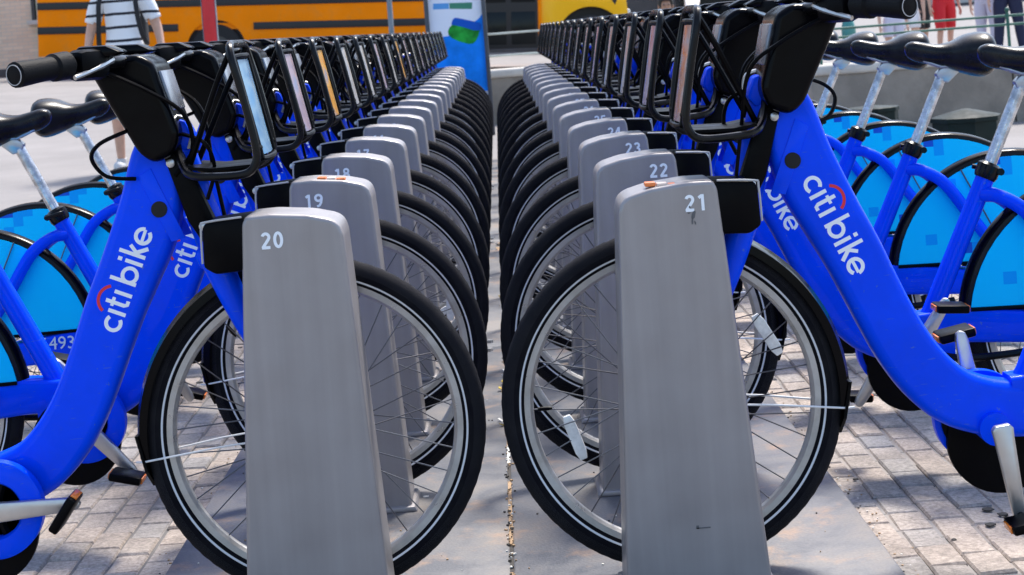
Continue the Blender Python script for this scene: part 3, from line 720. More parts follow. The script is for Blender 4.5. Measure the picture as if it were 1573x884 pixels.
    m = MB(); m.ring([(.082, -.050), (.082, -.056), (.01, -.056), (.01, -.050)], (BX, BZ), n=40); m.ring([(.105, -.045), (.105, -.056), (.0, -.056), (.0, -.045)], (BX - .03, BZ - .045), n=40)
    for k in range(5):
        a = 2 * PI * k / 5; m.tube([(BX, -.064, BZ), (BX + .052 * math.cos(a), -.064, BZ + .052 * math.sin(a))], .008, 6)
    m.cyl((BX, -.07, BZ), (0, 1, 0), .018, .03, 16)
    m.build('chainring', 'black_plastic', cc)
    MB().cyl((BX, 0, BZ), (0, 1, 0), .032, .10, 20).build('bottom_bracket', 'bike_blue', b)
    for s in (-1, 1):
        m = MB(); m.prism([(-.020, -.014), (-.012, -.021), (.006, -.019), (.152, -.0125), (.166, -.009), (.171, 0), (.166, .009), (.152, .0125), (.006, .019), (-.012, .021), (-.020, .014)], s * .088, s * .104, .003)
        ck = m.build('crank', 'silver', b, (BX, 0, BZ)); ck['side'] = s
        m = MB(); m.tube([(.155, s * .1035, 0), (.155, s * .1055, 0)], .0075, 12); m.build('axle_hole', 'dark_void', ck)
        pd = MB(); pd.box((0, s * .150, 0), (.074, .070, .019), .005); pd.cyl((0, s * .125, 0), (0, 1, 0), .007, .06, 8); pd.build('pedal', 'black_plastic', ck, (.155, 0, 0))
        for q in (-1, 1): MB().box((q * .038, s * .150, 0), (.004, .046, .013), .001).build('pedal_reflector', 'reflector_orange', ck, (.155, 0, 0))
    # kickstand
    m = MB(); m.tube(smooth([(-.70, .05, .235), (-.76, .075, .23), (-.86, .085, .235), (-.92, .085, .24)], 4), .009, 8); m.build('kickstand', 'black_metal', b)
    return b, be
proto, proto_beam = bike_proto()
NUM_MESH = text_mesh('06493', .05, .0, 'print_pale')
for s in (-1,):
    o = link('frame_number', NUM_MESH, proto_beam)
    o.matrix_local = Matrix(((1, 0, 0, -.885), (0, 0, -1, -.0507), (.0, 1, 0, .305), (0, 0, 0, 1))) if s < 0 else Matrix(((-1, 0, 0, -.80), (0, 0, 1, .0418), (0, 1, 0, .305), (0, 0, 0, 1)))
def copy_tree(o, parent=None):
    c = o.copy(); COL.objects.link(c); c.parent = parent
    for ch in o.children: copy_tree(ch, c)
    return c
def find(o, name): return [c for c in o.children if c.name.split('.')[0] == name]
def set_crank(b, deg):
    """angle of the rider's right crank, 0 = forward, 90 = up"""
    for ck in find(b, 'crank'):
        a = R(deg) + (PI if ck['side'] > 0 else 0); ck.rotation_euler = (0, -a, 0)
        tilt = b.get('pt', 0.)
        for ch in ck.children:
            if ch.name.startswith('pedal'): ch.rotation_euler = (0, a + tilt, 0)
def set_panel(b, key):
    pn = find(find(b, 'rack')[0], 'rack_panel')[0]; sl = pn.material_slots[0]; sl.link = 'OBJECT'; sl.material = MATS['panel_' + key]

# ------------------------------------------------------------------ docks
def dock_proto(sgn):
    """pillar with its locking head; x towards the middle of the station, broad face at -y"""
    d = empty('bike_dock')
    T = .142
    prof = [(-.142, 0.), (-.0955, .758), (-.088, .773), (-.04, .774), (.03, .767), (.072, .756), (.0865, .746), (.093, .728), (.132, 0.)]
    bd = MB().prism([(p[0] * (1 if sgn > 0 else 1), p[1]) for p in prof], 0, T, .011, seg=4).build('pillar', 'dock_grey', d, ang=50)
    wm = bd.modifiers.new('weighted_normals', 'WEIGHTED_NORMAL'); wm.weight = 100; wm.keep_sharp = False
    MB().prism([(-.155, 0), (-.148, .012), (.138, .012), (.145, 0)], -.012, T + .012, .003).build('foot', 'dock_grey', bd)
    hd = MB().prism([(-.172, .682), (-.170, .756), (-.163, .766), (-.085, .771), (-.080, .672), (-.150, .668)], .004, T - .01, .006).build('lock_head', 'black_plastic', d)
    m = MB(); m.tube(smooth([(-.174, .008, .69), (-.172, .006, .756), (-.164, .006, .767), (-.095, .006, .772)], 3), .0022, 6); m.build('edge_trim', 'edge_grey', hd)
    MB().box((-.168, T / 2 - .003, .72), (.008, .03, .075), .002).build('lock_slot', 'dark_void', hd)
    return d
DOCK = dock_proto(1)
nummesh = {n: number_mesh(str(n), .0305) for n in range(3, 37)}

bikes_left = 'blue share bikes docked in two facing rows'
docks_grp = 'numbered grey docks standing in two facing rows'
PAN_L = {20: 'blue', 19: 'mauve', 18: 'orange', 13: 'orange', 17: 'grey', 16: 'grey'}
PAN_R = {21: 'rust', 22: 'mauve', 23: 'grey'}
panel_words = {'blue': 'light blue', 'mauve': 'mauve', 'orange': 'orange', 'grey': 'pale grey', 'rust': 'grey and rust'}
first = [True, True]
def place(n, side, k):
    yw = YW0 + SP * k
    axx = -.412 if side < 0 else .290
    b = proto if first[0] else copy_tree(proto); first[0] = False
    b.location = (axx, yw, 0); b.rotation_euler = (0, 0, 0 if side < 0 else PI)
    ww = find(b, 'front_wheel')[0]; ww.rotation_euler = (0, {20: -R(127), 21: 0, 22: -R(115), 23: -R(135), 19: -R(120)}.get(n, random.uniform(0, 6.28)), 0)
    pk = (PAN_L if side < 0 else PAN_R).get(n, random.choice(('grey', 'grey', 'mauve')))
    set_panel(b, pk)
    b['pt'] = {20: -.95}.get(n, random.uniform(-.3, .3))
    set_crank(b, {20: 2, 19: -48, 21: 83, 22: -55, 18: 118, 17: 60, 23: -110}.get(n, random.uniform(0, 360)))
    dh = random.uniform(-.02, .022) if k > 3 else 0.
    for nm in ('saddle', 'seat_post'):
        for o_ in find(b, nm): o_.location = (-.434 * dh, 0, .9 * dh)
    near = n in (20, 19, 18, 17, 16, 21, 22, 23, 24)
    row = 'left' if side < 0 else 'right'
    if near: lab = 'blue share bike with %s rack panel locked into dock number %s' % (panel_words[pk], word(n))
    elif side < 0: lab = 'blue share bike, %s one beyond the bike at dock sixteen in its row' % ORD[16 - n]
    else: lab = 'blue share bike, %s one beyond the bike at dock twenty-four in its row' % ORD[n - 24]
    tag(b, lab, 'bicycle', bikes_left)
    d = DOCK if first[1] else copy_tree(DOCK); first[1] = False
    dy = -.174
    d.location = (axx + .006, yw + dy, 0)
    if near: lab = 'grey dock pillar with the white number %s on its face' % word(n)
    elif side < 0: lab = 'grey dock pillar, %s one beyond the pillar numbered sixteen' % ORD[16 - n]
    else: lab = 'grey dock pillar, %s one beyond the pillar numbered twenty-four' % ORD[n - 24]
    if n in (19, 21): lab += ', orange light strip on top'
    tag(d, lab, 'bike dock', docks_grp)
    return b, d
def mirror_mesh(me):
    m2 = me.copy(); bm = bmesh.new(); bm.from_mesh(m2)
    for v in bm.verts: v.co.x = -v.co.x
    bmesh.ops.reverse_faces(bm, faces=bm.faces[:]); bm.to_mesh(m2); bm.free()
    m2.set_sharp_from_angle(angle=R(45)); return m2
def finish_dock(d, n, side):
    pil = find(d, 'pillar')[0]
    o = link('number', nummesh[n], pil)
    x = (-.040 if side < 0 else .052); z = .725 if side < 0 else .734
    o.matrix_local = Matrix(((1, 0, 0, x), (0, 0, -1, -.0006), (0, 1, 0, z), (0, 0, 0, 1)))
    if n in (19, 21):
        m = MB(); sx = 1 if side < 0 else -1
        for i, mt in enumerate(('indicator_orange', 'indicator_pale', 'indicator_orange')):
            mm = MB(); xx = sx * (-.02 + .022 * i) if side < 0 else -.015 - .022 * i + .03
            mm.box((xx, .028, .7728 - .0025 * (i if side < 0 else 2 - i)), (.02, .03, .008), .002); mm.build('light_strip', mt, pil)
left = [place(20 - k, -1, k) for k in range(NL)]
# mirrored pillar for the other row
cacheM = {}
DOCK_L = DOCK
def mirrored_copy(o, parent=None):
    if o.data and o.data.name not in cacheM: cacheM[o.data.name] = mirror_mesh(o.data)
    c = o.copy(); COL.objects.link(c); c.parent = parent
    if o.data: c.data = cacheM[o.data.name]
    for ch in o.children: mirrored_copy(ch, c)
    return c
DOCK = mirrored_copy(DOCK_L); first[1] = True
right = [place(21 + k, 1, k) for k in range(NR)]
for k, (b, d) in enumerate(left): finish_dock(d, 20 - k, -1)
for k, (b, d) in enumerate(right): finish_dock(d, 21 + k, 1)
# a worn patch below the 21 and a scuff low on the same pillar
p21 = find(right[0][1], 'pillar')[0]
mat('scuff', (.10, .10, .105), .6)
mm = MB()
for (x, z, w_, h_, a_) in ((.046, .712, .009, .016, .5), (.043, .700, .0035, .012, .2), (.048, .697, .003, .008, -.3), (.038, .716, .006, .003, .9), (.040, .727, .004, .005, .2)):
    P_ = [(x + .5 * w_ * math.cos(t) * random.uniform(.6, 1.1) + .3 * h_ * a_ * math.sin(t), z + .5 * h_ * math.sin(t) * random.uniform(.7, 1.1)) for t in [2 * PI * k / 9 for k in range(9)]]
    mm.prism(P_, -.0016, .0002)
mm.box((.02, -.0006, .128), (.026, .0006, .0022)); mm.box((.009, -.0006, .130), (.005, .0006, .006)); mm.build('scuff', 'scuff', p21, ang=0)
#BACKGROUND
# ------------------------------------------------------------------ low walls and railing
mat('wall_concrete', (.27, .23, .185), .85, vary=.18, vscale=2.2, bump=.25, bscale=40, dirt=(.13, .11, .09), dirt_amt=.5, dscale=1.6)
mat('coping_stone', (.55, .51, .45), .8, vary=.12, vscale=3, bump=.2, bscale=50)
mat('rail_green', (.015, .10, .07), .4, vary=.15)
mat('rail_pale', (.42, .46, .42), .4, vary=.15)
mat('drum_green', (.005, .014, .013), .6, spec=.2, vary=.25, vscale=6, bump=.1, bscale=30, rvary=.1)
def low_wall(x0, x1, y, h, seg, label, round_top=True):
    root = empty('low_wall', ((x0 + x1) / 2, y, 0)); zb = ground_z((x0 + x1) / 2, y) - .25; w = x1 - x0; xs = -w / 2
    while xs < w / 2 - .01:
        xe = min(xs + seg, w / 2)
        MB().box(((xs + xe) / 2, .2, (zb + h - .09) / 2), (xe - xs - .012, .36, h - .09 - zb), .008).build('wall_block', 'wall_concrete', root)
        MB().box(((xs + xe) / 2, .2, h - .045), (xe - xs - .008, .42, .09), .03, seg=4).build('coping', 'coping_stone', root)
        xs = xe
    return tag(root, label, 'wall')
low_wall(2.62, 9.4, 15.0, .57, 1.7, 'low concrete wall behind the saddles of the bikes beside dock 21')  # pale coping here paints the sunlit top edge of a plain wall
low_wall(-1.6, 2.5, 18.7, .66, 1.4, 'low concrete wall with pale coping beyond the end of the dock rows')
def railing(x0, x1, y, zs, z_foot, mname, label, n):
    root = empty('railing', ((x0 + x1) / 2, y, 0)); w = x1 - x0
    for z in zs: MB().tube([(-w / 2, 0, z), (w / 2, 0, z - .0)], .011, 10).build('rail', mname, root)
    for k in range(n):
        x = -w / 2 + w * (k + .0) / (n - 1)
        p = MB().tube([(x, 0, z_foot), (x, 0, max(zs) + .03)], .014, 10); p.ell((x, 0, max(zs) + .05), (.02, .02, .022)); p.build('post', mname, root)
    return tag(root, label, 'railing')
railing(-1.3, 2.45, 18.9, (1.035, .80), .66, 'rail_pale', 'pale two-rail railing on the wall beyond the end of the dock rows', 3)
railing(2.75, 9.2, 15.2, (.865, .79), .57, 'rail_green', 'green two-rail railing on the wall behind the saddles', 5)
# green finial post between the saddles
q = world_at(1306, 78, 15.2)
gp = empty('green_post', (q.x * 15.9 / 15.2, 15.9, ground_z(q.x, 15.9)))
MB().tube([(0, 0, 0), (0, 0, .70), (0, 0, .705), (0, 0, .74)], [.05, .045, .06, .06], 14).build('shaft', 'rail_green', gp)
mat('post_teal', (.05, .22, .20), .35)
MB().tube([(0, 0, .74), (0, 0, .78), (0, 0, .85), (0, 0, .92), (0, 0, .95), (0, 0, .985)], [.05, .062, .064, .05, .028, .010], 14).build('finial', 'post_teal', gp)
tag(gp, 'short green post with a rounded teal cap just behind the low wall', 'post')
# octagonal drums
for (px, py, Y, w, lab) in ((1483, 178, 10., .19, 'larger dark green octagonal drum with a shallow conical lid before the low wall'), (1340, 165, 11.5, .165, 'smaller dark green drum with a flat lid before the low wall')):
    q = world_at(px, py, Y); zg = ground_z(q.x, Y); h = q.z - zg
    o = empty('octagonal_drum', (q.x, Y, zg)); n = 8
    MB().tube([(0, 0, 0), (0, 0, .03), (0, 0, .035), (0, 0, h - .03)], [w * 1.02, w * 1.02, w * .97, w], n).build('body', 'drum_green', o, ang=20)
    MB().tube([(0, 0, h - .028), (0, 0, h - .004), (0, 0, h), (0, 0, h + (.04 if Y == 10. else .012))], [w * 1.05, w * 1.05, w * 1.0, .02], n).build('lid', 'drum_green', o, ang=15)
    tag(o, lab, 'drum')

# ------------------------------------------------------------------ advertising panel at the end of the row
PYp = 17.35
a = world_at(654, 50, PYp); c = world_at(749, 50, PYp)
px0, px1 = a.x, c.x; cx = (px0 + px1) / 2; hw = (px1 - px0) / 2
mat('panel_frame', (.06, .065, .075), .4, vary=.1)
mat('poster_white', (.80, .82, .88), .4, spec=.1)
mat('poster_blue', (.01, .24, .85), .4, spec=.08, vary=.25, vscale=3)
mat('poster_bar_blue', (.08, .32, .68), .3); mat('poster_bar_green', (.03, .22, .13), .3)
mat('poster_green', (.02, .30, .04), .4, spec=.1, vary=.4, vscale=9); mat('poster_deep', (.01, .10, .50), .4, spec=.1)
ap = empty('advertising_panel', (cx, PYp, ground_z(cx, PYp)))
zg = ap.location.z
m = MB()
H2 = 2.3
for s in (-1, 1): m.box((s * (hw - .02), .09, H2 / 2), (.04, .2, H2), .008)
m.box((0, .09, H2 - .04), (2 * hw - .08, .2, .08), .006); m.box((0, .09, .12), (2 * hw - .08, .2, .24), .006); m.box((0, .12, H2 / 2), (2 * hw - .08, .12, H2 - .32))
m.build('frame', 'panel_frame', ap)
MB().box((0, .045, (H2 + .12) / 2 + .02), (2 * hw - .082, .01, H2 - .33)).build('poster', 'poster_white', ap)
po = find(ap, 'poster')[0]
def pp(pxs, off, name, mt):
    P = []
    for (x, y) in pxs:
        q = world_at(x, y, PYp); P.append((q.x - cx, q.z - zg))
    MB().prism(P, .0395 - off, .0412 - off).build(name, mt, po, ang=0)
lx, rx = 658.5, 745.
wave = [(lx + 2, 140), (lx + .5, 52), (668, 55), (680, 57), (692, 55), (700, 48), (712, 40), (726, 36), (736, 28), (745, 15), (750, 140)]
pp(wave, .000, 'poster_wave', 'poster_blue')
pp([(665, 6), (689, 5), (689.5, 14), (665, 15)], .0006, 'poster_bar', 'poster_bar_blue'); pp([(690, 5), (725, 4), (725, 14), (690.5, 14)], .0006, 'poster_bar', 'poster_bar_green')
pp([(688, 49), (690, 43), (695, 38), (706, 37), (720, 41), (737, 46), (735, 55), (731, 63), (727, 67), (720, 68), (705, 64), (694, 59), (689, 54)], .002, 'poster_shape', 'poster_green')
pp([(693, 38), (695, 31), (698, 28), (703, 28), (736, 35), (739, 38), (739, 44), (737, 47), (728, 47), (715, 43), (703, 40)], .0026, 'poster_shape', 'poster_deep')
tag(ap, 'tall advertising panel with white and blue poster at the end of the dock row', 'advertising panel')

# ------------------------------------------------------------------ posts on the street side
mat('post_red', (.62, .015, .02), .4, vary=.08)
mat('post_grey', (.16, .2, .24), .4, vary=.2)
q = world_at(322, 30, 18.); zg = ground_z(q.x, 18.)
o = empty('red_post', (q.x, 18., zg)); MB().box((0, 0, 1.15), (.135, .05, 2.3), .006).build('board', 'post_red', o); MB().box((0, 0, .01), (.22, .16, .02), .004).build('base', 'post_grey', o)
for s in (-1, 1): MB().box((s * .07, 0, 1.15), (.006, .06, 2.3), .001).build('edge_trim', 'post_grey', o)
tag(o, 'narrow red upright sign board standing in front of the school bus wheel', 'sign')
q = world_at(600, 30, 22.); zg = ground_z(q.x, 22.)
o = empty('street_pole', (q.x, 22., zg)); MB().tube([(0, 0, 0), (0, 0, .05), (0, 0, .055), (0, 0, 3.4)], [.07, .07, .034, .032], 12).build('shaft', 'post_grey', o); MB().box((0, -.04, 2.9), (.4, .02, .55), .004).build('sign_plate', 'post_grey', o)
tag(o, 'thin blue-grey street pole in front of the school bus side', 'pole')

# ------------------------------------------------------------------ school bus
mat('bus_yellow', (1., .25, .0), .45, spec=.08, vary=.06, vscale=1.5, dirt=(.4, .2, .05), dirt_amt=.25, dscale=3)
mat('bus_hood_sunlit', (.95, .48, .0), .35, coat=.1, spec=.3)  # yellower copy of the body paint: sunlight on the hood painted in
mat('bus_black', (.008, .008, .009), .5); mat('bus_tyre', (.015, .015, .016), .8); mat('bus_rim', (.09, .09, .09), .5)
mat('glass_dark', (.006, .009, .010), .12, spec=.18); mat('paper_teal', (.45, .66, .62), .6); mat('bus_white', (.72, .72, .70), .4)
BW = 7.147 / math.cos(.053); BY = 34.
bus = empty('school_bus', (-5.363, BY, .60)); bus.rotation_euler = (0, math.atan(.0532), 0)
XB, XF0, XF = -3.40, BW - .95, BW + .72            # tail, cowl, nose
def arch_poly(x0, x1, zb, zt, cxs, rz, rr=.57):
    P = [(x0, zt), (x0, zb)]
    for cxx in cxs:
        for k in range(19):
            a = PI - PI * k / 18; z = .5 + rr * math.sin(a)
            if z < zb: z = zb
            P.append((cxx + rr * math.cos(a), max(zb, .5 + rr * math.sin(a))))
    P += [(x1, zb), (x1, zt)]; return P
m = MB(); m.prism(arch_poly(XB, XF0, .645 - .20, 1.95, [0], .5), 0, .03); m.prism(arch_poly(XB, XF0, .445, 1.95, [0], .5), 2.37, 2.40)
m.box(((XB + XF0) / 2, 1.2, .95), (XF0 - XB - .05, 2.3, .12)); m.box((XB + .02, 1.2, 1.2), (.04, 2.34, 1.5)); m.box((XF0 - .02, 1.2, 1.2), (.04, 2.34, 1.5))
body = m.build('body', 'bus_yellow', bus, ang=25)
# window posts, roof
m = MB(); nwin = 9; x0 = XB + .35; x1 = XF0 - 1.35
for k in range(nwin + 1):
    x = x0 + (x1 - x0) * k / nwin
    for y in (.015, 2.385): m.box((x, y, 2.28), (.09, .03, .66))
for y in (.015, 2.385): m.box(((XB + x0) / 2, y, 2.28), (x0 - XB, .03, .66)); m.box((XF0 - .1, y, 2.28), (.2, .03, .66))
m.build('window_post', 'bus_black', body)
for k in range(nwin):
    xa = x0 + (x1 - x0) * k / nwin + .05; xb = x0 + (x1 - x0) * (k + 1) / nwin - .05
    for y in (.02, 2.38): MB().box(((xa + xb) / 2, y, 2.28), (xb - xa, .01, .66)).build('window', 'glass_dark', bus)
roof = [(0, 2.6), (.02, 2.72), (.12, 2.88), (.4, 3.0), (1.2, 3.08), (2.0, 3.0), (2.28, 2.88), (2.38, 2.72), (2.4, 2.6)]
MB().prism(roof, XB, XF0 + .1, axis='x').build('roof', 'bus_yellow', bus)
MB().box((XF0 + .01, 1.2, 2.25), (.02, 2.2, .7)).build('windscreen', 'glass_dark', bus)
# black rub rails, broken at the wheel arch
for z, h in ((.94, .14), (1.405, .14)):
    for (xa, xb) in (((XB, -.72), (.72, XF0 - 1.25)) if z < 1.1 else ((XB, XF0 - 1.25),)):
        MB().box(((xa + xb) / 2, -.012, z), (xb - xa, .024, h), .006).build('rub_rail', 'bus_black', bus)
# folding door by the front wheel
d = MB().box((XF0 - .62, -.004, 1.32), (1.12, .03, 1.85), .005).build('door', 'bus_black', bus)
for (cx_, cz_, w_, h_) in ((-.9, 1.72, .46, .9), (-.34, 1.72, .46, .9), (-.9, .78, .46, .62), (-.34, .78, .46, .62)):
    MB().box((XF0 + cx_, -.022, cz_), (w_, .008, h_), .002).build('door_glass', 'glass_dark', d)
MB().box((XF0 - .36, -.030, 1.72), (.32, .004, .26), .001).build('notice_sheet', 'paper_teal', d)
# hood with its own arch
zt = 1.58
m = MB(); P = arch_poly(XF0, XF, .52, 1.45, [BW], .5, .66)
P = P[:-1] + [(XF + .0, .95), (XF - .04, 1.3), (XF - .14, 1.45)]
m.prism(P, .05, .13, .004); m.prism(P, 2.27, 2.35, .004)
m.prism([(XF0, 1.44), (XF - .14, 1.44), (XF - .03, 1.38), (XF - .1, 1.52), (XF - .5, 1.66), (XF0, 1.74)], .1, 2.3, .03)
m.box((XF - .06, 1.2, 1.0), (.06, 2.1, .8), .01)
hd = m.build('hood', 'bus_hood_sunlit', bus, ang=30)
m = MB(); m.prism(arch_poly(XF0, XF - .05, .53, 1.3, [BW], .5, .67), .30, .32); m.box((XF0 + .75, 1.2, .9), (1.5, 1.7, .6)); m.build('wheel_well', 'bus_black', hd)
MB().box((XF + .10, 1.2, .62), (.16, 2.36, .28), .04).build('bumper', 'bus_white', bus)
MB().prism([(XF - .33, 1.30), (XF - .20, 1.30), (XF - .25, 1.18)], .044, .052).build('marker_lamp', 'bus_black', hd)
MB().box((XF - .06, .12, 1.02), (.2, .12, .16), .03).build('headlight', 'bus_white', hd)
m = MB(); m.box((0, .6, .78), (1.4, .9, .66)); m.build('wheel_well', 'bus_black', body)
for xx in (0, BW):
    for yy in (.16, 2.24):
        w_ = link('wheel', MB().ring([(.27, -.12), (.47, -.13), (.5, -.10), (.5, .10), (.47, .13), (.27, .12)], n=40).mesh('wheel', 'bus_tyre', 40), bus, (xx, yy, .5))
        MB().tube([(0, -.06, 0), (0, -.055, 0), (0, .055, 0)], [.12, .28, .28], 24).build('rim', 'bus_rim', w_)
tag(bus, 'orange-yellow school bus with black rub rails parked across the street', 'bus')

# ------------------------------------------------------------------ white car seen end-on, far buildings
mat('car_white', (.75, .75, .74), .3, coat=.5); mat('tail_red', (.55, .02, .03), .25)
q = world_at(1130, 15, 36.); zg = ground_z(q.x, 36.)
car = empty('parked_car', (q.x, 36., zg))
prof = [(0, .32), (.05, .75), (.25, .92), (.95, 1.02), (1.55, 1.46), (2.9, 1.50), (3.6, 1.05), (4.25, .92), (4.35, .6), (4.3, .32)]
MB().prism(prof, -.88, .88, .07, axis='x', seg=3).build('body', 'car_white', car)
MB().prism([(-.62, 1.06), (.62, 1.06), (.55, 1.40), (-.55, 1.40)], 1.18, 1.2).build('rear_window', 'glass_dark', car)
car.children[-1].rotation_euler = (0, 0, 0)
for s in (-1, 1):
    MB().box((s * .72, .10, .80), (.26, .2, .14), .02).build('tail_light', 'tail_red', car)
    MB().box((s * .885, 2.2, 1.22), (.01, 1.7, .32), .004).build('side_window', 'glass_dark', car)
    for yy in (.85, 3.5):
        MB().tube([(s * .68, yy, .32), (s * .90, yy, .32)], .32, 24).build('wheel', 'bus_tyre', car)
MB().box((0, -.01, .55), (.5, .02, .13), .004).build('number_plate', 'bus_white', car)
tag(car, 'white car with red tail lights seen end-on across the street', 'car')

def brick_mat():
    m = mat('brick_beige', (.42, .33, .24), .85); t = m.node_tree; L = t.links.new; p = t.nodes['Principled BSDF']
    tc = nd(t, 'ShaderNodeTexCoord'); mp = nd(t, 'ShaderNodeMapping'); mp.inputs['Rotation'].default_value = (R(90), 0, 0); L(tc.outputs['Object'], mp.inputs[0])
    b = nd(t, 'ShaderNodeTexBrick'); b.inputs['Scale'].default_value = 1; b.inputs['Brick Width'].default_value = .23; b.inputs['Row Height'].default_value = .08; b.inputs['Mortar Size'].default_value = .006
    b.inputs['Color1'].default_value = (.86, .67, .48, 1); b.inputs['Color2'].default_value = (.74, .56, .40, 1); b.inputs['Mortar'].default_value = (.60, .54, .46, 1)
    L(mp.outputs[0], b.inputs['Vector']); L(b.outputs[0], p.inputs['Base Color'])
brick_mat()
mat('base_stone', (.07, .065, .065), .7, vary=.2, vscale=2); mat('facade_dark', (.05, .048, .05), .6, vary=.3, vscale=.8); mat('facade_pale', (.55, .52, .47), .8, vary=.1, vscale=1)
mat('pipe_pale', (.6, .55, .4), .5)
def building(name, x0, x1, y, depth, h, wallm, label, cols, win0, zb, wz=(2.05, 1.5), rows=4):
    root = empty(name, ((x0 + x1) / 2, y, 0)); w = x1 - x0
    MB().box((0, depth / 2, zb + h / 2 - .5), (w, depth, h + 1)).build('wall', wallm, root)
    MB().box((0, -.06, zb + .03), (w + .05, .2, .36), .02).build('plinth', 'base_stone', root)
    MB().box((0, depth / 2 - .15, zb + h + .2), (w + .6, depth + .6, .4), .04).build('cornice', 'coping_stone', root)
    for r_ in range(rows):
        for k in range(cols):
            x = -w / 2 + w * (k + .5) / cols + win0; z = zb + wz[0] + wz[1] / 2 + r_ * 3.3
            f = MB().box((x, -.02, z), (1.15, .08, wz[1]), .01).build('window', 'base_stone', root)
            for s in (-1, 1): MB().box((x, -.064, z + s * wz[1] / 4), (1.0, .012, wz[1] / 2 - .08)).build('pane', 'glass_dark', f)
            MB().box((x, -.09, z - wz[1] / 2 - .05), (1.3, .2, .1), .01).build('sill', 'coping_stone', f)
    return tag(root, label, 'building')
bl = building('brick_building', -30, -8.6, 39., 14, 15, 'brick_beige', 'beige brick building behind the tail of the school bus', 7, .62, .70, (1.35, 1.5))
MB().tube([(8.9 + .5, -.1, .6), (9.4, -.1, 15)], .06, 10).build('drainpipe', 'pipe_pale', bl)
building('shop_building', -8.5, 6.2, 58., 14, 12, 'facade_dark', 'dark shop building far behind the hood of the school bus', 7, 0, .2)
building('stone_building', 16., 90., 150., 14, 22, 'facade_pale', 'pale stone building far behind the people on the street', 16, 0, .06)
kb = MB(); kb.box((-20.5, 37.6, ground_z(-20, 37.6) + .0), (23, .35, .28), .03)
tag(kb.build('kerb', 'base_stone'), kind='structure')

# ------------------------------------------------------------------ people
mat('skin_light', (.58, .34, .24), .5, vary=.08, vscale=10); mat('skin_tan', (.40, .21, .13), .5, vary=.08, vscale=10); mat('hair_dark', (.012, .010, .009), .5)
mat('cloth_red', (.62, .012, .02), .75, bump=.2, bscale=60); mat('cloth_black', (.012, .012, .014), .8, bump=.2, bscale=60); mat('cloth_navy', (.012, .016, .05), .8, bump=.2, bscale=60)
mat('cloth_white', (.75, .74, .76), .8, vary=.06, bump=.2, bscale=50); mat('cloth_lilac', (.60, .56, .66), .8, bump=.2, bscale=50); mat('cloth_grey', (.45, .45, .45), .8, vary=.2, vscale=30)
mat('shoe', (.6, .6, .6), .6); mat('mouth', (.42, .12, .10), .5); mat('eye', (.02, .015, .012), .3)
def stripe_mat():
    m = mat('cloth_striped', (.8, .8, .8), .8, bump=.2, bscale=40); t = m.node_tree; L = t.links.new; p = t.nodes['Principled BSDF']
    tc = nd(t, 'ShaderNodeTexCoord'); sx = nd(t, 'ShaderNodeSeparateXYZ'); L(tc.outputs['Object'], sx.inputs[0])
    n = nd(t, 'ShaderNodeTexNoise', Scale=3.); L(tc.outputs['Object'], n.inputs['Vector'])
    a = nd(t, 'ShaderNodeMath', operation='MULTIPLY_ADD'); L(n.outputs[0], a.inputs[0]); a.inputs[1].default_value = .03; L(sx.outputs[2], a.inputs[2])
    b = nd(t, 'ShaderNodeMath', operation='DIVIDE'); L(a.outputs[0], b.inputs[0]); b.inputs[1].default_value = .118
    c = nd(t, 'ShaderNodeMath', operation='FRACT'); L(b.outputs[0], c.inputs[0])
    d = nd(t, 'ShaderNodeMath', operation='LESS_THAN'); L(c.outputs[0], d.inputs[0]); d.inputs[1].default_value = .21
    mx = nd(t, 'ShaderNodeMix', data_type='RGBA'); L(d.outputs[0], mx.inputs[0]); mx.inputs[6].default_value = (.78, .79, .80, 1); mx.inputs[7].default_value = (.012, .012, .02, 1)
    L(mx.outputs[2], p.inputs['Base Color'])
stripe_mat()
def skin_body(joints, edges, root_j):
    """grow one continuous surface round a skeleton"""
    names = list(joints); me = bpy.data.meshes.new('sk'); me.from_pydata([joints[n][0] for n in names], [(names.index(a), names.index(b)) for a, b in edges], [])
    o = bpy.data.objects.new('sk', me); COL.objects.link(o)
    md = o.modifiers.new('s', 'SKIN'); md.use_smooth_shade = True; md.branch_smoothing = .6
    for n, sv in zip(names, me.skin_vertices[0].data):
        r = joints[n][1]; sv.radius = r if isinstance(r, tuple) else (r, r); sv.use_root = (n == root_j)
    sb = o.modifiers.new('u', 'SUBSURF'); sb.levels = 2; sb.render_levels = 2
    bpy.context.view_layer.update()
    out = bpy.data.meshes.new_from_object(o.evaluated_get(bpy.context.evaluated_depsgraph_get())); bpy.data.objects.remove(o); return out
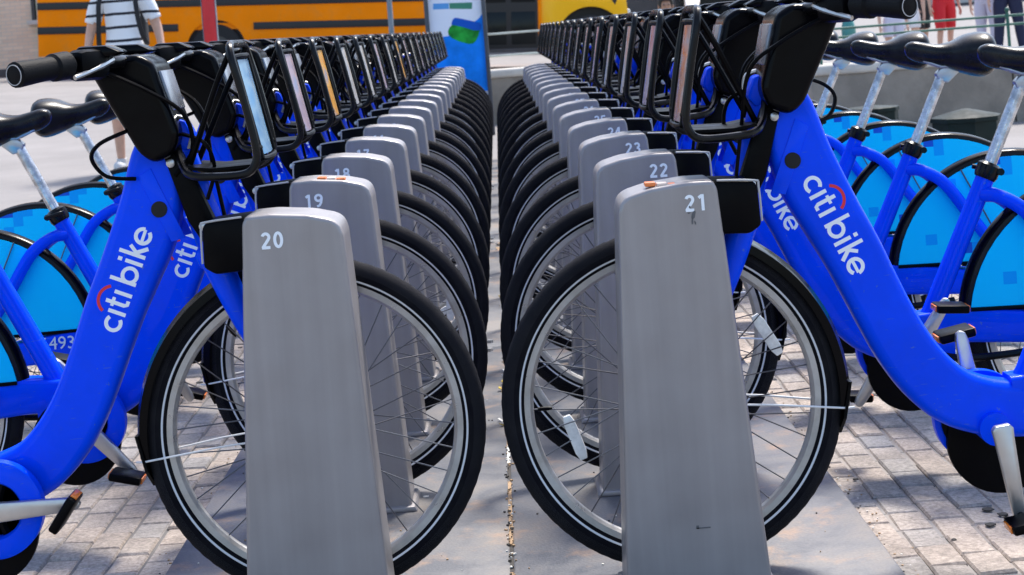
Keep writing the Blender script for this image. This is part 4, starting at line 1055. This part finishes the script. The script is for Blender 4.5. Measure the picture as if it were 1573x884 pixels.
def clothing(me, test, off, name, mname, parent):
    """a garment over part of the body: the body's own faces lifted off the skin, with a turned edge"""
    bm = bmesh.new(); bm.from_mesh(me); bm.normal_update()
    bmesh.ops.delete(bm, geom=[f for f in bm.faces if not test(f.calc_center_median())], context='FACES')
    seen = set(); isl = []
    for f in bm.faces:
        if f in seen: continue
        st = [f]; seen.add(f); cur = []
        while st:
            g_ = st.pop(); cur.append(g_)
            for e_ in g_.edges:
                for h_ in e_.link_faces:
                    if h_ not in seen: seen.add(h_); st.append(h_)
        isl.append(cur)
    isl.sort(key=len)
    for cur in isl[:-1]: bmesh.ops.delete(bm, geom=cur, context='FACES')
    bm.normal_update()
    nor = {v: v.normal.copy() for v in bm.verts}
    for v in bm.verts: v.co += nor[v] * off
    bmesh.ops.solidify(bm, geom=bm.faces[:], thickness=.006)
    bm.faces.ensure_lookup_table(); seen = set(); isl = []
    for f in bm.faces:
        if f in seen: continue
        st = [f]; seen.add(f); cur = []
        while st:
            g_ = st.pop(); cur.append(g_)
            for e_ in g_.edges:
                for h_ in e_.link_faces:
                    if h_ not in seen: seen.add(h_); st.append(h_)
        isl.append(cur)
    isl.sort(key=len)
    for cur in isl[:-1]: bmesh.ops.delete(bm, geom=cur, context='FACES')
    bmesh.ops.delete(bm, geom=[v for v in bm.verts if not v.link_faces], context='VERTS')
    m2 = bpy.data.meshes.new(name); bm.to_mesh(m2); bm.free()
    for p in m2.polygons: p.use_smooth = True
    m2.materials.clear(); m2.materials.append(MATS[mname]); return link(name, m2, parent)
def make_person(loc, rz, h, pose, skin, label, garments, hair=True, group=None, headtilt=0):
    """pose: knee/ankle/elbow/hand offsets; the figure looks towards its own -y"""
    s = h / 1.75; J = {}; E = []
    def j(n, p, r, to=None):
        J[n] = (tuple(c * s for c in p), tuple(c * s for c in r) if isinstance(r, tuple) else r * s)
        if to: E.append((to, n))
    dz = pose.get('drop', 0.); P = lambda x, y, z: (x, y, z - dz)
    j('pelvis', P(0, 0, .95), (.165, .115)); j('waist', P(0, 0, 1.10), (.145, .105), 'pelvis'); j('chest', P(0, .01, 1.29), (.17, .115), 'waist'); j('collar', P(0, .015, 1.42), (.12, .085), 'chest')
    j('neck', P(0, .01, 1.50), .056, 'collar'); j('jaw', P(0, -.005, 1.575), (.062, .075), 'neck'); j('skull', P(0, .005, 1.66), (.078, .095), 'jaw'); j('crown', P(0, .01, 1.725), (.05, .06), 'skull')
    for q, sd in (('l', 1), ('r', -1)):
        j(q + 'sh', P(sd * .185, .01, 1.40), .062, 'collar')
        el = pose.get(q + 'elbow', (sd * .255, .02, 1.12)); wr = pose.get(q + 'wrist', (sd * .27, -.03, .88))
        j(q + 'el', P(*el), .042, q + 'sh'); j(q + 'wr', P(*wr), (.028, .024), q + 'el')
        d = (Vector(wr) - Vector(el)).normalized(); pal = Vector(wr) + d * .055; j(q + 'pa', P(*pal), (.022, .036), q + 'wr')
        for k, (fy, fl) in enumerate(((-.028, .075), (-.010, .088), (.010, .082), (.027, .065))):
            b0 = pal + d * .05 + Vector((0, fy, 0)); t0 = b0 + d * fl * .55 + Vector((-sd * .008, 0, 0)); t1 = t0 + d * fl * .45 + Vector((-sd * .022, 0, 0))
            j(q + 'f%da' % k, P(*b0), .0095, q + 'pa'); j(q + 'f%db' % k, P(*t0), .0085, q + 'f%da' % k); j(q + 'f%dc' % k, P(*t1), .007, q + 'f%db' % k)
        th = pal + Vector((-sd * .01, -.045, .0)) + d * .01; j(q + 't0', P(*th), .011, q + 'pa'); j(q + 't1', P(*(th + d * .045 + Vector((-sd * .012, -.012, 0)))), .0085, q + 't0')
        j(q + 'hip', P(sd * .095, 0, .90), .095, 'pelvis')
        kn = pose.get(q + 'knee', (sd * .11, -.01, .50)); an = pose.get(q + 'ankle', (sd * .12, .02, .09))
        th2 = Vector(kn) * .45 + Vector((sd * .1, 0, .88)) * .55; j(q + 'th', P(*th2), .082, q + 'hip')
        j(q + 'kn', P(*kn), .054, q + 'th'); ca = Vector(kn) * .68 + Vector(an) * .32 + Vector((0, .012, 0)); j(q + 'ca', P(*ca), .052, q + 'kn'); j(q + 'an', P(*an), .034, q + 'ca')
        to = Vector(an) + Vector((sd * .02, -.13, -.05)); j(q + 'he', P(*(Vector(an) + Vector((0, .01, -.05)))), .036, q + 'an'); j(q + 'to', P(*to), (.042, .03), q + 'he')
    me = skin_body(J, E, 'pelvis'); me.name = 'body'; me.materials.clear(); me.materials.append(MATS[skin])
    root = empty('person', loc, rz); bd = link('body', me, root)
    gs = []
    for g_ in garments:
        if g_[0] == 'shoe': gs += [(g_[0], g_[1], g_[2], (lambda x, y, z, f=g_[3]: f(x, y, z) and x > 0)), (g_[0], g_[1], g_[2], (lambda x, y, z, f=g_[3]: f(x, y, z) and x < 0))]
        else: gs.append(g_)
    for (nm, mname, off, test) in gs: clothing(me, (lambda c, f=test: f(c.x / s, c.y / s, c.z / s + dz)), off * s, nm, mname, root)
    if hair:
        m = MB(); m.ell((0, .025 * s, (1.685 - dz) * s), (.094 * s, .108 * s, .098 * s), 20, 14)
        m.v = [v if not (v[1] < -.045 * s and v[2] < (1.70 - dz) * s) else (v[0] * .9, -.04 * s, v[2] + .02 * s) for v in m.v]
        m.build('hair', 'hair_dark', root, ang=80)
    for sd in (-1, 1):
        MB().ell((sd * .030 * s, -.084 * s, (1.655 - dz) * s), (.012 * s, .008 * s, .007 * s), 8, 6).build('eye', 'eye', root); MB().ell((sd * .082 * s, .015 * s, (1.635 - dz) * s), (.012 * s, .02 * s, .03 * s), 8, 6).build('ear', skin, root)
    MB().ell((0, -.093 * s, (1.625 - dz) * s), (.012 * s, .016 * s, .022 * s), 8, 6).build('nose', skin, root); MB().ell((0, -.082 * s, (1.583 - dz) * s), (.024 * s, .008 * s, .008 * s), 8, 6).build('mouth', 'mouth', root)
    return tag(root, label, 'person', group)
legs = lambda lo, hi: (lambda x, y, z: lo < z < hi and abs(x) < (.24 if z < .62 else .2))
def top_test(lo, sleeve): return lambda x, y, z: (z > lo and z < 1.475) and (abs(x) < .205 or z > sleeve)
# man in the striped shirt, walking towards the docks
q = world_at(192, 80, 16.); zg = ground_z(q.x, 16.)
sc = (q.z - zg + .02) / .985 * 1.75
make_person((q.x, 16., zg), 0, min(sc, 1.95), {'lelbow': (.275, .03, 1.14), 'lwrist': (.315, -.05, .93), 'relbow': (-.275, .03, 1.14), 'rwrist': (-.30, -.07, .93), 'lknee': (.11, -.05, .5), 'rknee': (-.11, .03, .5), 'rankle': (-.12, .12, .09)},
            'skin_light', 'person in a white shirt with thin black stripes and a backpack walking', [('shirt', 'cloth_striped', .020, top_test(.985, 1.22)), ('shorts', 'cloth_grey', .022, legs(.46, 1.0)), ('shoe', 'shoe', .008, lambda x, y, z: z < .1)])
s_ = min(sc, 1.95) / 1.75
bp_ = empty('backpack', (q.x, 16., zg))
MB().box((0, .24 * s_, 1.22 * s_), (.30 * s_, .18 * s_, .46 * s_), .05, seg=4).build('pack', 'cloth_black', bp_)
for sd in (-1, 1):
    P = smooth([(sd * .105, .15, 1.36), (sd * .12, .06, 1.515), (sd * .13, -.07, 1.475), (sd * .148, -.152, 1.36), (sd * .158, -.15, 1.22), (sd * .178, -.105, 1.08), (sd * .19, .0, 1.02), (sd * .14, .16, 1.03)], 5)
    m = MB(); vs = []; fs = []
    for i, p in enumerate(P):
        for dx in (-.019, .019): vs.append((p.x * s_ + dx * s_, p.y * s_ - .004, p.z * s_))
        for dx in (-.019, .019): vs.append((p.x * s_ + dx * s_, p.y * s_ - .016, p.z * s_))
    for i in range(len(P) - 1):
        a = i * 4; b = a + 4; fs += [(a + 2, a + 3, b + 3, b + 2), (a, b, b + 1, a + 1), (a, a + 2, b + 2, b), (a + 1, b + 1, b + 3, a + 3)]
    m.add(vs, fs).build('strap', 'cloth_black', bp_, ang=60)
tag(bp_, 'black backpack worn over the striped shirt', 'backpack')
# woman in black seated on the wall beyond the rows
q = world_at(1023, 14, 19.8); zb_ = ground_z(q.x, 19.8)
bn = empty('bench', (q.x, 19.85, zb_)); mat('bench_wood', (.16, .10, .06), .6, vary=.2)
for k in range(3): MB().box((0, -.16 + .14 * k, .44 - zb_), (1.4, .12, .035), .006).build('seat_slat', 'bench_wood', bn)
for sd in (-1, 1): MB().box((sd * .55, 0, (.42 - zb_) / 2), (.06, .36, .42 - zb_), .005).build('leg', 'post_grey', bn)
tag(bn, 'low wooden slat bench just behind the wall past the dock rows', 'bench')
make_person((q.x, 19.8, .455), 0, 1.66, {'drop': .86, 'lknee': (.10, -.42, .86), 'rknee': (-.10, -.42, .86), 'lankle': (.11, -.44, .46), 'rankle': (-.11, -.44, .46), 'lelbow': (.24, -.06, 1.14), 'relbow': (-.24, -.06, 1.14), 'lwrist': (.12, -.26, 1.02), 'rwrist': (-.12, -.26, 1.02)},
            'skin_tan', 'person in black with dark hair seated behind the wall past the dock rows', [('jacket', 'cloth_black', .018, top_test(.93, .9)), ('trousers', 'cloth_black', .014, lambda x, y, z: z < 1.0 and z > .50 and abs(x) < .2)])
# people out on the bright street
grp = 'people out on the sunlit street'
def street_person(px, py_hem, Y, h, **kw):
    q = world_at(px, py_hem, Y); return make_person((q.x, Y, ground_z(q.x, Y)), kw.pop('rz', 0), h, kw.pop('pose', {}), kw.pop('skin', 'skin_light'), kw.pop('label'), kw.pop('garments'), group=grp)
street_person(1451, 30, 28.7, 1.72, rz=.3, label='person in red shorts and a black top on the street', garments=[('shorts', 'cloth_red', .028, legs(.47, 1.02)), ('shirt', 'cloth_black', .02, top_test(.99, 1.15)), ('shoe', 'shoe', .008, lambda x, y, z: z < .1)], pose={'rknee': (-.12, -.06, .5), 'lknee': (.13, .04, .5), 'lankle': (.14, .12, .10)})
street_person(1549, 20, 27.2, 1.8, rz=-.2, label='person in navy trousers and navy shirt standing on the street', garments=[('trousers', 'cloth_navy', .026, legs(.1, 1.02)), ('shirt', 'cloth_navy', .022, top_test(.97, 1.1)), ('shoe', 'cloth_black', .01, lambda x, y, z: z < .1)], pose={'lknee': (.14, -.01, .5), 'rknee': (-.14, .0, .5), 'lankle': (.18, .02, .09), 'rankle': (-.18, .02, .09)})
street_person(1517, 30, 27.9, 1.68, rz=2.6, label='person in pale lilac trousers and white top beside the navy one', garments=[('trousers', 'cloth_lilac', .03, legs(.1, 1.02)), ('shirt', 'cloth_white', .022, top_test(.97, 1.1)), ('shoe', 'shoe', .01, lambda x, y, z: z < .1)])
street_person(1372, 45, 25.5, 1.35, rz=.2, label='short person in white top with bare legs near the green rail', garments=[('shirt', 'cloth_white', .022, top_test(.90, 1.2)), ('shorts', 'cloth_lilac', .025, legs(.66, 1.0)), ('shoe', 'shoe', .01, lambda x, y, z: z < .1)])
street_person(1396, 45, 26.4, 1.58, rz=-.4, label='person in white shorts and pale top walking beside the short one', garments=[('shirt', 'cloth_lilac', .022, top_test(.96, 1.2)), ('shorts', 'cloth_white', .025, legs(.64, 1.0)), ('shoe', 'shoe', .01, lambda x, y, z: z < .1)], pose={'rknee': (-.12, -.1, .5), 'rankle': (-.13, -.04, .1), 'lankle': (.12, .2, .12)})
street_person(1417, 40, 30., 1.7, rz=.9, label='person in black shorts and black top behind the rail post', garments=[('shirt', 'cloth_black', .022, top_test(.97, 1.2)), ('shorts', 'cloth_black', .026, legs(.5, 1.0)), ('shoe', 'shoe', .01, lambda x, y, z: z < .1)])
